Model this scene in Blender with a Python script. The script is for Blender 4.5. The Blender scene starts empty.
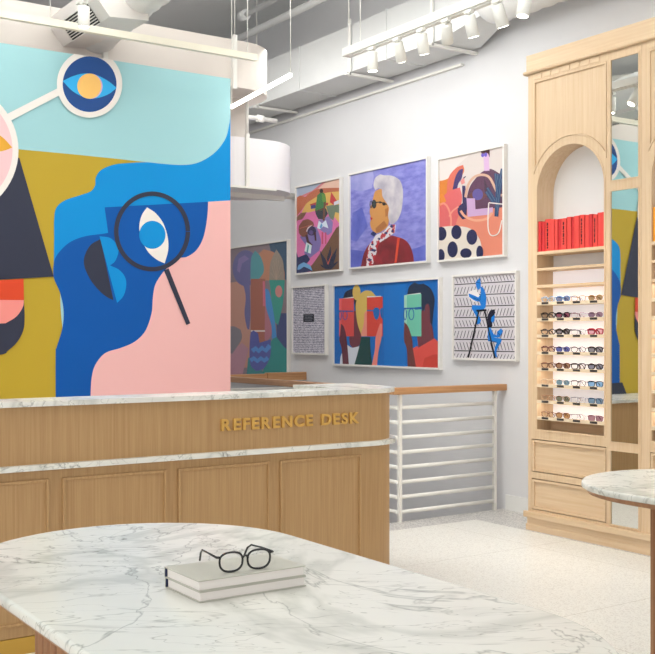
import bpy, bmesh, math, random
from mathutils import Vector, Matrix
from mathutils.geometry import tessellate_polygon
random.seed(7)
C = bpy.context.scene
PI = math.pi
# ------------------------------------------------------------------ camera
F, H, U0, V0 = 1044.0, 1.37, 327.5, 335.0
_n = math.hypot(F, 707.5); SX, CX = F / _n, 707.5 / _n       # world X axis in (right, forward); Y is the axis along the art wall
cam = bpy.data.cameras.new('camera'); camo = bpy.data.objects.new('camera', cam)
C.collection.objects.link(camo); C.camera = camo
cam.sensor_width = 36; cam.lens = 36 * F / 655; cam.shift_y = 8 / 655; cam.clip_end = 100
fwd = Vector((CX, SX, 0)); rgt = Vector((SX, -CX, 0))
M = Matrix((rgt, Vector((0, 0, 1)), -fwd)).transposed().to_4x4(); M.translation = (0, 0, H)
camo.matrix_world = M
# ------------------------------------------------------------------ world, lights, exposure
C.view_settings.view_transform = 'Standard'; C.view_settings.look = 'None'
C.view_settings.gamma = 1; C.view_settings.use_curve_mapping = False
C.view_settings.exposure = -0.07
w = bpy.data.worlds.new('world'); C.world = w; w.use_nodes = True
w.node_tree.nodes['Background'].inputs[0].default_value = (0.98, 0.985, 1.0, 1)
w.node_tree.nodes['Background'].inputs[1].default_value = 1.2
def area(name, loc, target, sx, sy, power, col=(1, 1, 1)):
    l = bpy.data.lights.new(name, 'AREA'); l.shape = 'RECTANGLE'; l.size = sx; l.size_y = sy
    l.energy = power; l.color = col
    o = bpy.data.objects.new(name, l); C.collection.objects.link(o); o.location = loc
    o.rotation_euler = (Vector(target) - Vector(loc)).to_track_quat('-Z', 'Y').to_euler()
    return o
area('window_daylight', (1.0, -2.85, 2.2), (1.5, 6, 1.6), 7.5, 3.4, 42, (1.0, 0.99, 0.97))  # soft fill added behind the camera, standing in for an unseen shopfront
area('window_daylight', (-4.85, 3.2, 2.3), (5, 5.2, 1.6), 8.0, 3.6, 130, (0.98, 0.985, 0.99))  # side fill added out of view to brighten the art wall
area('ceiling_panel_light', (2.8, 3.0, 4.55), (2.8, 3.0, 0), 2.6, 3.6, 46, (1.0, 0.98, 0.95))  # unseen overhead fill added for brightness, no ceiling fixture
area('wall_washer', (4.45, 7.3, 3.75), (5.77, 7.4, 1.0), 3.4, 0.25, 32, (1.0, 0.99, 0.97))  # added to lift the art wall, no lamp body here
area('pendant_uplight', (2.0, 5.2, 3.5), (2.0, 5.2, 6), 3.4, 0.4, 170, (1.0, 0.99, 0.97))  # upward fill added to brighten the ceiling, belongs to no pendant
area('back_room_light', (2.5, 9.6, 4.55), (2.5, 9.6, 0), 3.0, 1.6, 40, (1.0, 0.98, 0.96))  # extra area fill added over the back, without a fixture

# ------------------------------------------------------------------ pixel-measured positions on known planes
def ray(u, v):
    a = (u - U0) / F; return (CX + a * SX, SX - a * CX, (V0 - v) / F)
def onx(u, v, X):
    r = ray(u, v); k = X / r[0]; return (k * r[1], H + k * r[2])
def ony(u, v, Y):
    r = ray(u, v); k = Y / r[1]; return (k * r[0], H + k * r[2])

# ------------------------------------------------------------------ materials
def lin(c):
    return tuple(((x / 12.92) if x <= 0.04045 else ((x + 0.055) / 1.055) ** 2.4) for x in c)
_mats = {}
def base_mat(name, col, rough=0.6, metal=0.0, spec=0.5, coat=0.0):
    m = bpy.data.materials.new(name); m.use_nodes = True
    b = m.node_tree.nodes['Principled BSDF']
    b.inputs['Base Color'].default_value = (*lin(col), 1)
    b.inputs['Roughness'].default_value = rough; b.inputs['Metallic'].default_value = metal
    b.inputs['Specular IOR Level'].default_value = spec
    b.inputs['Coat Weight'].default_value = coat
    return m
def flat(col, rough=0.6, metal=0.0, spec=0.4, coat=0.0):
    k = (tuple(round(x, 3) for x in col), rough, metal, spec, coat)
    if k not in _mats: _mats[k] = base_mat('paint', col, rough, metal, spec, coat)
    return _mats[k]
def node(m, t, **kw):
    n = m.node_tree.nodes.new(t)
    for k, v in kw.items(): setattr(n, k, v)
    return n
def ramp(m, stops):
    r = node(m, 'ShaderNodeValToRGB'); e = r.color_ramp.elements
    while len(e) < len(stops): e.new(0.5)
    for el, (p, c) in zip(e, stops): el.position = p; el.color = (*lin(c), 1)
    return r
def mapping(m, scale, rot=(0, 0, 0)):
    tc = node(m, 'ShaderNodeTexCoord'); mp = node(m, 'ShaderNodeMapping')
    mp.inputs['Scale'].default_value = scale; mp.inputs['Rotation'].default_value = rot
    m.node_tree.links.new(tc.outputs['Object'], mp.inputs['Vector']); return mp
def wood(name, c1, c2, scale=(60, 60, 2.0), rough=0.5):
    m = base_mat(name, c1, rough); L = m.node_tree.links; b = m.node_tree.nodes['Principled BSDF']
    mp = mapping(m, scale); n = node(m, 'ShaderNodeTexNoise')
    n.inputs['Scale'].default_value = 1.0; n.inputs['Detail'].default_value = 5; n.inputs['Roughness'].default_value = 0.6
    L.new(mp.outputs[0], n.inputs['Vector'])
    r = ramp(m, [(0.3, c2), (0.72, c1)]); L.new(n.outputs['Fac'], r.inputs[0]); L.new(r.outputs[0], b.inputs['Base Color'])
    return m
OAK = wood('oak_light', (0.885, 0.785, 0.655), (0.835, 0.715, 0.565))
OAKH = wood('oak_light_horizontal', (0.885, 0.785, 0.655), (0.835, 0.715, 0.565), (60, 2.0, 60))
OAKD = wood('oak_desk', (0.755, 0.61, 0.42), (0.685, 0.53, 0.35), (110, 110, 2.5))
OAKDX = wood('oak_desk_horizontal', (0.79, 0.62, 0.44), (0.69, 0.52, 0.35), (2, 60, 60))
OAKR = wood('oak_rail', (0.82, 0.63, 0.44), (0.70, 0.50, 0.33), (2.5, 60, 60))
OAKRY = wood('oak_rail_long', (0.76, 0.60, 0.47), (0.66, 0.50, 0.38), (60, 2.5, 60))
OAKT = wood('oak_table', (0.68, 0.49, 0.33), (0.57, 0.39, 0.25))
def marble():
    m = base_mat('white_marble', (0.9, 0.89, 0.86), 0.27, 0.0, 0.4); L = m.node_tree.links; b = m.node_tree.nodes['Principled BSDF']
    mp = mapping(m, (1, 1, 1), (0, 0, 0.5))
    def vein(scale, width, col, dist, det=4, stretch=(1, 1, 1)):
        mm = node(m, 'ShaderNodeMapping'); mm.inputs['Scale'].default_value = stretch
        L.new(mp.outputs[0], mm.inputs[0])
        n = node(m, 'ShaderNodeTexNoise'); n.inputs['Scale'].default_value = scale; n.inputs['Detail'].default_value = det
        n.inputs['Distortion'].default_value = dist; n.inputs['Roughness'].default_value = 0.55
        L.new(mm.outputs[0], n.inputs['Vector'])
        s = node(m, 'ShaderNodeMath', operation='SUBTRACT'); s.inputs[1].default_value = 0.5; L.new(n.outputs['Fac'], s.inputs[0])
        a = node(m, 'ShaderNodeMath', operation='ABSOLUTE'); L.new(s.outputs[0], a.inputs[0])
        r = ramp(m, [(0.0, col), (width, (1, 1, 1))]); L.new(a.outputs[0], r.inputs[0]); return r
    v1 = vein(1.5, 0.006, (0.78, 0.785, 0.78), 0.7, 6, (1.6, 0.7, 1))
    v2 = vein(2.6, 0.006, (0.86, 0.86, 0.855), 0.9, 5, (0.6, 1.5, 1))
    v3 = vein(7.0, 0.005, (0.80, 0.80, 0.79), 0.6, 3, (0.5, 1.6, 1)); v4 = vein(1.1, 0.035, (0.90, 0.905, 0.90), 0.8, 5, (1.4, 0.8, 1))
    n = node(m, 'ShaderNodeTexNoise'); n.inputs['Scale'].default_value = 3.0; n.inputs['Detail'].default_value = 6
    L.new(mp.outputs[0], n.inputs['Vector'])
    c = ramp(m, [(0.30, (0.895, 0.89, 0.86)), (0.60, (0.93, 0.925, 0.89))]); L.new(n.outputs['Fac'], c.inputs[0])
    def mul(x, y):
        k = node(m, 'ShaderNodeMix', data_type='RGBA', blend_type='MULTIPLY'); k.inputs[0].default_value = 1
        L.new(x, k.inputs[6]); L.new(y, k.inputs[7]); return k.outputs[2]
    L.new(mul(mul(mul(mul(c.outputs[0], v1.outputs[0]), v2.outputs[0]), v3.outputs[0]), v4.outputs[0]), b.inputs['Base Color'])
    return m
MARBLE = marble()
def terrazzo(name, basec, chip, scale, th, tile=None, rough=0.35):
    m = base_mat(name, basec, rough); L = m.node_tree.links; b = m.node_tree.nodes['Principled BSDF']
    mp = mapping(m, (1, 1, 1)); v = node(m, 'ShaderNodeTexVoronoi'); v.inputs['Scale'].default_value = scale
    L.new(mp.outputs[0], v.inputs['Vector'])
    sep = node(m, 'ShaderNodeSeparateColor'); L.new(v.outputs['Color'], sep.inputs[0])
    r = ramp(m, [(0.0, chip), (th, chip), (th + 0.04, basec), (1.0, tuple(min(1, x * 1.04) for x in basec))])
    L.new(sep.outputs[0], r.inputs[0]); out = r.outputs[0]
    if tile:
        br = node(m, 'ShaderNodeTexBrick'); br.offset = 0.0
        br.inputs['Scale'].default_value = 1.0; br.inputs['Brick Width'].default_value = tile; br.inputs['Row Height'].default_value = tile
        br.inputs['Mortar Size'].default_value = 0.003
        br.inputs['Color1'].default_value = (1, 1, 1, 1); br.inputs['Color2'].default_value = (1, 1, 1, 1); br.inputs['Mortar'].default_value = (0.72, 0.7, 0.66, 1)
        mb = node(m, 'ShaderNodeMapping'); mb.inputs['Location'].default_value = (0.3, -3.555 + tile * 3, 0)
        L.new(mp.outputs[0], mb.inputs[0]); L.new(mb.outputs[0], br.inputs['Vector'])
        k = node(m, 'ShaderNodeMix', data_type='RGBA', blend_type='MULTIPLY'); k.inputs[0].default_value = 1
        L.new(out, k.inputs[6]); L.new(br.outputs[0], k.inputs[7]); out = k.outputs[2]
    L.new(out, b.inputs['Base Color']); return m
TERL = terrazzo('terrazzo_cream', (0.895, 0.89, 0.865), (0.84, 0.83, 0.80), 150, 0.2, 1.3)
TERG = terrazzo('terrazzo_grey', (0.80, 0.79, 0.77), (0.66, 0.65, 0.64), 110, 0.35)
def noisy(name, c1, c2, scale, rough=0.8, detail=5, stretch=(1, 1, 1), lo=0.35, hi=0.65):
    m = base_mat(name, c1, rough); L = m.node_tree.links; b = m.node_tree.nodes['Principled BSDF']
    mp = mapping(m, stretch); n = node(m, 'ShaderNodeTexNoise'); n.inputs['Scale'].default_value = scale; n.inputs['Detail'].default_value = detail
    L.new(mp.outputs[0], n.inputs['Vector']); r = ramp(m, [(lo, c2), (hi, c1)]); L.new(n.outputs['Fac'], r.inputs[0])
    L.new(r.outputs[0], b.inputs['Base Color']); return m
WALL = noisy('wall_paint', (0.885, 0.885, 0.89), (0.87, 0.87, 0.878), 1.5, 0.85)
CEIL = noisy('concrete_ceiling', (0.90, 0.905, 0.90), (0.87, 0.875, 0.87), 0.8, 0.9)
WHITE = flat((0.93, 0.925, 0.90), 0.45)
DUCT = noisy('galvanised_duct_paint', (0.86, 0.865, 0.86), (0.83, 0.835, 0.83), 1.2, 0.55)
PLENUM = noisy('plenum_paint', (0.88, 0.85, 0.82), (0.86, 0.83, 0.80), 1.2, 0.6)
CREAM = flat((0.93, 0.91, 0.84), 0.5)
BRASS = flat((0.80, 0.64, 0.30), 0.38, 0.65)
GOLD = flat((0.86, 0.68, 0.36), 0.4, 0.35)
BLACK = flat((0.04, 0.04, 0.05), 0.25)
MIRROR = base_mat('mirror_glass', (0.88, 0.89, 0.88), 0.015, 1.0)
def emis(col, s):
    m = base_mat('glow', col, 0.6); b = m.node_tree.nodes['Principled BSDF']
    b.inputs['Emission Color'].default_value = (*lin(col), 1); b.inputs['Emission Strength'].default_value = s; return m
LAMP = emis((1, 0.98, 0.94), 14.0)
TUBE = emis((1, 0.99, 0.97), 5.0)
BACKLIT = emis((0.98, 0.97, 0.99), 0.35)
def pane(name, tint=(1, 1, 1), alpha=0.0, rough=0.02, ior=1.45):
    m = bpy.data.materials.new(name); m.use_nodes = True; nt = m.node_tree; nt.nodes.clear(); L = nt.links
    o = nt.nodes.new('ShaderNodeOutputMaterial'); t = nt.nodes.new('ShaderNodeBsdfTransparent'); g = nt.nodes.new('ShaderNodeBsdfGlossy')
    t.inputs[0].default_value = (*tint, 1); g.inputs['Roughness'].default_value = rough
    mx = nt.nodes.new('ShaderNodeMixShader'); mx.inputs[0].default_value = 0.055
    L.new(t.outputs[0], mx.inputs[1]); L.new(g.outputs[0], mx.inputs[2]); L.new(mx.outputs[0], o.inputs[0])
    return m
GLASS = pane('clear_glass')

# ------------------------------------------------------------------ mesh helpers
class MB:
    def __init__(s): s.v = []; s.f = []; s.m = []; s.sm = []
    def add(s, vs, fs, mi=0, smooth=False):
        o = len(s.v); s.v += [tuple(p) for p in vs]
        for f in fs: s.f.append([i + o for i in f]); s.m.append(mi); s.sm.append(smooth)
        return s
    def box(s, a, b, mi=0):
        (x0, y0, z0), (x1, y1, z1) = a, b
        vs = [(x0, y0, z0), (x1, y0, z0), (x1, y1, z0), (x0, y1, z0), (x0, y0, z1), (x1, y0, z1), (x1, y1, z1), (x0, y1, z1)]
        return s.add(vs, [(3, 2, 1, 0), (4, 5, 6, 7), (0, 1, 5, 4), (1, 2, 6, 5), (2, 3, 7, 6), (3, 0, 4, 7)], mi)
    def bbox(s, a, b, c=0.004, mi=0):           # box with chamfered edges
        bm = bmesh.new(); bmesh.ops.create_cube(bm, size=1)
        for v in bm.verts:
            v.co = Vector([(a[i] + b[i]) / 2 + v.co[i] * (b[i] - a[i]) for i in range(3)])
        bmesh.ops.bevel(bm, geom=bm.edges[:], offset=c, segments=2, affect='EDGES', profile=0.5)
        bm.verts.index_update(); s.add([v.co[:] for v in bm.verts], [[v.index for v in f.verts] for f in bm.faces], mi); bm.free(); return s
    def plate(s, loops, c0, c1, ax='X', mi=0, smooth=False):
        # loops: outer then holes, 2D; extruded from c0 to c1 along ax
        def P(p, c):
            return (c, p[0], p[1]) if ax == 'X' else ((p[0], c, p[1]) if ax == 'Y' else (p[0], p[1], c))
        flatp = [p for l in loops for p in l]; n = len(flatp)
        tri = tessellate_polygon([[Vector((p[0], p[1], 0)) for p in l] for l in loops])
        o = len(s.v); s.v += [P(p, c0) for p in flatp] + [P(p, c1) for p in flatp]
        for t in tri:
            s.f.append([o + i for i in t]); s.m.append(mi); s.sm.append(False)
            s.f.append([o + n + i for i in reversed(t)]); s.m.append(mi); s.sm.append(False)
        k = 0
        for l in loops:
            for i in range(len(l)):
                j = (i + 1) % len(l)
                s.f.append([o + k + i, o + k + j, o + n + k + j, o + n + k + i]); s.m.append(mi); s.sm.append(smooth)
            k += len(l)
        return s
    def tube(s, pts, r, n=10, mi=0, closed=False, cap=True):
        pts = [Vector(p) for p in pts]; N = len(pts); rs = r if isinstance(r, (list, tuple)) else [r] * N
        o = len(s.v); prev = None
        for i, p in enumerate(pts):
            a = pts[(i - 1) % N] if (closed or i > 0) else p; b = pts[(i + 1) % N] if (closed or i < N - 1) else p
            t = (b - a).normalized()
            if prev is None: u = t.orthogonal().normalized()
            else: u = (prev - t * prev.dot(t)).normalized()
            prev = u; w_ = t.cross(u)
            for k in range(n):
                q = 2 * PI * k / n; s.v.append(tuple(p + (u * math.cos(q) + w_ * math.sin(q)) * rs[i]))
        for i in range(N if closed else N - 1):
            for k in range(n):
                a = o + i * n + k; b = o + i * n + (k + 1) % n; j = (i + 1) % N; c = o + j * n + (k + 1) % n; d = o + j * n + k
                s.f.append([a, b, c, d]); s.m.append(mi); s.sm.append(True)
        if cap and not closed:
            s.f.append([o + k for k in reversed(range(n))]); s.m.append(mi); s.sm.append(False)
            s.f.append([o + (N - 1) * n + k for k in range(n)]); s.m.append(mi); s.sm.append(False)
        return s
    def build(s, name, mats, parent=None, local=False, label=None):
        me = bpy.data.meshes.new(name); off = Vector((0, 0, 0))
        if parent and not local:
            q = parent
            while q: off += q.location; q = q.parent
        me.from_pydata([tuple(Vector(p) - off) for p in s.v], [], s.f)
        for m in (mats if isinstance(mats, (list, tuple)) else [mats]): me.materials.append(m)
        me.polygons.foreach_set('material_index', s.m); me.polygons.foreach_set('use_smooth', s.sm)
        bm = bmesh.new(); bm.from_mesh(me); bmesh.ops.recalc_face_normals(bm, faces=bm.faces[:]); bm.to_mesh(me); bm.free()
        o = bpy.data.objects.new(name, me); C.collection.objects.link(o); o.parent = parent
        if label: o['label'] = label
        return o
def tag(o, label, cat, group=None):
    o['label'] = label; o['category'] = cat
    if group: o['group'] = group
    return o
def thing(name, label, cat, loc=(0, 0, 0), group=None):
    o = bpy.data.objects.new(name, None); C.collection.objects.link(o); o.location = loc; o.empty_display_size = 0.1
    return tag(o, label, cat, group)
def struct(o): o['kind'] = 'structure'; return o
def box(a, b): return MB().box(a, b)
def rect(a0, b0, a1, b1): return [(a0, b0), (a1, b0), (a1, b1), (a0, b1)]
def arc(cx, cy, r, a0, a1, n=16, ry=None):
    ry = ry or r
    return [(cx + r * math.cos(math.radians(a0 + (a1 - a0) * i / n)), cy + ry * math.sin(math.radians(a0 + (a1 - a0) * i / n))) for i in range(n + 1)]
def ell(cx, cy, rx, ry, n=36): return [(cx + rx * math.cos(2 * PI * i / n), cy + ry * math.sin(2 * PI * i / n)) for i in range(n)]
def smooth(p, thr=42, seg=6):
    N = len(p); out = []; P = [Vector(q) for q in p]; corner = []
    for i in range(N):
        a = P[i] - P[i - 1]; b = P[(i + 1) % N] - P[i]
        corner.append(a.length < 1e-6 or b.length < 1e-6 or math.degrees(a.angle(b)) > thr)
    for i in range(N):
        j = (i + 1) % N; a, b = P[i], P[j]; ch = b - a
        t0 = ch if corner[i] else (b - P[i - 1]) * 0.5
        t1 = ch if corner[j] else (P[(j + 1) % N] - a) * 0.5
        if corner[i] and corner[j]: out.append(tuple(a)); continue
        for k in range(seg):
            t = k / seg; h = (2*t**3 - 3*t*t + 1, t**3 - 2*t*t + t, -2*t**3 + 3*t*t, t**3 - t*t)
            out.append(tuple(a * h[0] + t0 * h[1] + b * h[2] + t1 * h[3]))
    return out
def clip(poly, x0, y0, x1, y1):
    for ax, lim, sg in ((0, x0, 1), (0, x1, -1), (1, y0, 1), (1, y1, -1)):
        out = []
        for i in range(len(poly)):
            a, b = poly[i - 1], poly[i]; da = (a[ax] - lim) * sg; db = (b[ax] - lim) * sg
            if (da >= 0) != (db >= 0):
                t = da / (da - db); out.append((a[0] + (b[0] - a[0]) * t, a[1] + (b[1] - a[1]) * t))
            if db >= 0: out.append(b)
        poly = out
        if not poly: return []
    return poly
def stroke(pts, wd):
    # polyline -> polygon of the given width
    P = [Vector(p) for p in pts]; L, R = [], []
    for i, p in enumerate(P):
        t = (P[min(i + 1, len(P) - 1)] - P[max(i - 1, 0)]).normalized(); n = Vector((-t.y, t.x)) * wd / 2
        L.append(tuple(p + n)); R.append(tuple(p - n))
    return L + R[::-1]
def open_smooth(p, seg=5):
    P = [Vector(q) for q in p]; out = []
    for i in range(len(P) - 1):
        a, b = P[i], P[i + 1]; t0 = (b - P[i - 1]) * .5 if i else b - a; t1 = (P[i + 2] - a) * .5 if i + 2 < len(P) else b - a
        for k in range(seg):
            t = k / seg; out.append(tuple(a * (2*t**3 - 3*t*t + 1) + t0 * (t**3 - 2*t*t + t) + b * (-2*t**3 + 3*t*t) + t1 * (t**3 - t*t)))
    return out + [tuple(P[-1])]
def paint(name, rectab, layers, to_plane, ax, c, dc, parent):
    # thin paint layers on a panel; every layer is (colour or material, polygon in traced units)
    mb = MB(); mats = []; lev = 0; x0, y0, x1, y1 = rectab
    for i, (col, poly) in enumerate(layers):
        pp = [to_plane(*q) for q in poly] if to_plane and poly is not None else poly
        if poly is None: pp = rect(x0, y0, x1, y1)
        pp = clip(pp, x0, y0, x1, y1)
        if i and col == layers[i - 1][0] == (0.20, 0.18, 0.26): pass
        else: lev += 1
        if len(pp) < 3: continue
        m = col if not isinstance(col, tuple) else flat(col, 0.55, 0.0, 0.25)
        if m not in mats: mats.append(m)
        tri = tessellate_polygon([[Vector((p[0], p[1], 0)) for p in pp]]); cc = c + dc * lev
        P = (lambda p: (cc, p[0], p[1])) if ax == 'X' else (lambda p: (p[0], cc, p[1]))
        mb.add([P(p) for p in pp], [tuple(t) for t in tri], mats.index(m))
    return mb.build(name, mats, parent)

# ------------------------------------------------------------------ the room
XW, XC, YM = 5.767, 5.303, 6.91
fl = MB()
for a, b in (((-5, -3, -0.25), (4.62, 12.5, 0)), ((4.62, -3, -0.25), (XW, 6.04, 0)), ((4.62, 8.85, -0.25), (XW, 12.5, 0))): fl.box(a, b)
struct(fl.build('floor', TERG))
inl = MB().box((-5, -3, 0), (5.255, 5.79, 0.0015)); struct(inl.build('floor_panel', TERL))
struct(box((-5, -3, 4.75), (XW, 12.5, 5.0)).build('ceiling', CEIL))
struct(box((XW, -3, -2.6), (XW + 0.2, 12.5, 4.75)).build('wall_right', WALL))
struct(box((-5, 12.5, 0), (XW, 12.7, 4.75)).build('wall_back', WALL))
struct(MB().plate([rect(-3, 0, 12.5, 4.75), rect(-1.5, 0.4, 2.4, 4.2), rect(2.8, 0.4, 6.7, 4.2)], -5.2, -5.0, 'X').build('wall_left', WALL))
for i, (a, b) in enumerate(((-1.5, 2.4), (2.8, 6.7))):
    struct(MB().plate([rect(a, 0.4, b, 4.2), rect(a + .06, 0.46, b - .06, 4.14)], -5.15, -5.05, 'X').build('window_%d' % (i + 3), flat((0.2, 0.2, 0.2))))  # unseen side windows, added for light from the left
sh = MB().box((4.52, 6.04, -2.6), (4.62, 8.85, -0.25)).box((4.62, 5.94, -2.6), (XW, 6.04, -0.25)).box((4.62, 8.85, -2.6), (XW, 8.95, -0.25)).box((4.52, 5.94, -2.7), (XW, 8.95, -2.6))
struct(sh.build('wall_stairwell', WALL))
front = MB().plate([rect(-5.2, 0, XW, 4.75), rect(-2.9, 0.4, 0.9, 4.0), rect(1.1, 0.4, 4.9, 4.0)], -3.2, -3.0, 'Y')
struct(front.build('wall_front', WALL))
for i, (a, b) in enumerate(((-2.9, 0.9), (1.1, 4.9))):
    wf = MB().plate([rect(a, 0.4, b, 4.0), rect(a + .06, 0.46, b - .06, 3.94)], -3.15, -3.05, 'Y').build('window_%d' % (i + 1), flat((0.2, 0.2, 0.2)))
    struct(wf)
bb = MB().box((XW - 0.015, 5.30, 0), (XW, 6.0, 0.118)).box((XW - 0.015, 8.9, 0), (XW, 12.5, 0.118))
struct(bb.build('baseboard_right', flat((0.92, 0.92, 0.91), 0.5)))
# beams and conduits below the ceiling
struct(MB().box((1.0, -3, 4.5), (1.35, 12.5, 4.75)).build('ceiling_beam', CEIL))
tag(MB().tube([(5.15, 11.5, 4.35), (5.15, 4.0, 4.35)], 0.035).build('ceiling_conduit', DUCT), 'long pale conduit running under the ceiling above the curved duct', 'pipe')
cd = MB().tube([(4.98, 8.8, 4.45), (4.98, 4.0, 4.45)], 0.024).tube([(4.98, 8.84, 4.45), (4.98, 8.74, 4.45)], 0.05)
tag(cd.build('ceiling_conduit', DUCT), 'short pale conduit with a round end cap under the ceiling', 'pipe')
tag(MB().tube([(0.3, 5.6, 4.2), (1.85, 8.5, 4.2)], 0.05).build('ceiling_pipe', WHITE), 'white pipe under the ceiling at the top left corner', 'pipe')

# ------------------------------------------------------------------ mural
mu = thing('mural_panel', 'tall free-standing wall panel painted with a giant abstract face mural behind the desk', 'mural', (1.4, YM + 0.06, 0))
box((-1.6, YM, 0), (3.80, YM + 0.12, 3.297)).build('panel', flat((0.86, 0.80, 0.77)), mu)
A = lambda pts, x0, y0, s: [(x0 + x / s, y0 + y / s) for x, y in pts]
TEAL, GLD, SKY, ROY, PNK, DRK = (0.64, 0.825, 0.845), (0.74, 0.63, 0.19), (0.0, 0.56, 0.84), (0.0, 0.335, 0.66), (0.945, 0.735, 0.725), (0.205, 0.22, 0.29)
CRM = (0.95, 0.925, 0.90)
royal = [(104.5, 207.4), (208, 201.8), (206.9, 218.7), (203, 238), (196, 250.4), (187, 256.7), (180, 258), (173, 262), (166, 269), (160.8, 275), (154.8, 285.5), (152.7, 297.8), (151.3, 313.7), (145, 331.2), (134.4, 341.8), (120.3, 348), (106.3, 352.4), (97.5, 361), (92.2, 373.5), (90.4, 396), (90.4, 440), (55.5, 440), (55.5, 351), (56, 348.8), (62.3, 327.7), (63.4, 310), (59.8, 292.6), (53.5, 277), (54.2, 261), (60.5, 250.4), (71, 241.5), (85, 236.3), (102.8, 233.8), (108, 232.8)]
gold = [(-220, 128), (18.9, 149.3), (104, 157.5), (147, 162.3), (147, 200), (60, 280), (62.3, 327.7), (80, 460), (-220, 470)]
sky = [(147, 162.3), (162.3, 163.9), (183.7, 165), (199, 162.3), (214.3, 153), (225, 139.4), (229, 125.6), (230.5, 113), (236, 113), (236, 230), (150, 250), (90, 262), (53.5, 277), (54, 240), (54, 220.4), (56, 208.2), (64.5, 200.5), (79.8, 195.3), (90.5, 191.4), (95, 185.3), (95.7, 177.6), (101, 170), (113.4, 164.8), (128.7, 163)]
def mring(cx, cy, rx, ry, w):
    return arc(cx, cy, rx, 0.5, 359.5, 56, ry) + arc(cx, cy, rx - w, 359.5, 0.5, 56, ry - w)
mlay = [(TEAL, None), (GLD, smooth(gold, 20)), (SKY, smooth(sky)), (PNK, [(190, 202.8), (208, 201.8), (238, 200), (238, 460), (70, 460), (70, 360), (130, 330)]),
        (ROY, smooth(royal)),
        (DRK, [(50, 404), (104, 404), (104, 460), (20, 460)]),
        (DRK, smooth([(100.3, 239), (90.5, 245), (84.5, 255.6), (84.1, 266.2), (90.5, 280.2), (99.2, 290.8), (106.3, 296.8), (113.3, 300.3)])),
        (SKY, smooth([(99.2, 236.3), (109.8, 238), (116.8, 245), (118.2, 252), (115, 261), (109.8, 265.5), (118.6, 269.7), (124.6, 276.7), (126, 285.5), (123.2, 296), (116.8, 303)])),
        (CRM, smooth([(146.7, 207.4), (155.5, 213.4), (163.3, 224), (167.5, 238), (167.8, 250.4), (164.3, 263.4), (155.5, 259), (146.7, 250.4), (140.4, 236.3), (139, 225.7), (141.5, 215.2)])),
        (SKY, ell(152, 234.9, 13.2, 14)), (DRK, mring(151.7, 231.5, 38, 39.9, 4.4)),
        (DRK, [(163.5, 270.5), (168.2, 268.5), (189.9, 323.3), (186, 325)]),
        (DRK, [(19, 158), (53.3, 276.7), (1, 279.6), (-80, 284), (-120, 160)]),
        (DRK, smooth([(23.5, 300), (24.2, 317.8), (22.8, 330.6), (16.5, 342.4), (7.3, 350.8), (1, 354.5), (-40, 362), (-70, 330), (-60, 298)])),
        ((0.96, 0.58, 0.55), smooth([(23.5, 299), (22.5, 306.8), (16.5, 316), (7.3, 322), (1, 323.5), (-30, 324), (-50, 310), (-52, 296)])),
        ((0.86, 0.29, 0.16), [(23.1, 278.9), (23.5, 300.2), (-52, 299.5), (-52, 283)]),
        (CRM, [(-20, 129.5), (8, 113.5), (60, 87), (62, 94), (12, 120), (-20, 136)]),
        (CRM, ell(-52, 150.5, 70, 68, 64)), ((0.96, 0.80, 0.81), ell(-52, 150.5, 64, 61.5, 64)),
        ((0.90, 0.66, 0.22), smooth([(11.8, 147.8), (1, 136.8), (-15, 128), (-40, 124), (-65, 132), (-90, 146), (-60, 156), (-30, 157), (1, 151.5)])),
        (CRM, ell(88.9, 84.2, 32.7, 33.8, 60)), ((0.15, 0.31, 0.56), ell(88.9, 84.5, 26.9, 27.8, 60)),
        ((0.22, 0.70, 0.94), smooth([(62, 81.4), (71.6, 76.8), (83.5, 73.8), (95.4, 75.4), (107.4, 81.4), (115.9, 88.3), (107.4, 94.7), (95.4, 98.6), (83.5, 97.7), (71.6, 91.3)])),
        ((0.86, 0.72, 0.86), ell(89.8, 86.7, 12, 12.6)), ((0.98, 0.78, 0.45), ell(88.4, 86.5, 12, 12.6))]
paint('painted_face', (-1.6, 0.0, 3.80, 3.297), mlay, lambda u, v: ony(u, v, YM), 'Y', YM, -0.0006, mu)

# ------------------------------------------------------------------ framed art
XF = XW - 0.04
def framed(label, y0, y1, z0, z1, layers, origin, fw=0.017, art_x=XF + 0.006, glass=True, rectfix=None):
    """y0 < y1 world (y1 is the left edge seen from the room)"""
    t = thing('framed_picture', label, 'framed picture', (XW, (y0 + y1) / 2, z0))
    MB().plate([rect(y0, z0, y1, z1), rect(y0 + fw, z0 + fw, y1 - fw, z1 - fw)], XF, XW - 0.001).build('frame', flat((0.93, 0.92, 0.90), 0.4), t)
    ox, oy, s = origin
    paint('print', (y0 + fw, z0 + fw, y1 - fw, z1 - fw), layers, lambda x, y: onx(ox + x / s, oy + y / s, art_x + 0.010), 'X', art_x + 0.010, -0.00015, t)
    if glass: MB().add([(XF + 0.004, y0 + fw, z0 + fw), (XF + 0.004, y1 - fw, z0 + fw), (XF + 0.004, y1 - fw, z1 - fw), (XF + 0.004, y0 + fw, z1 - fw)], [(0, 1, 2, 3)]).build('glass_pane', GLASS, t)
    return t
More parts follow.
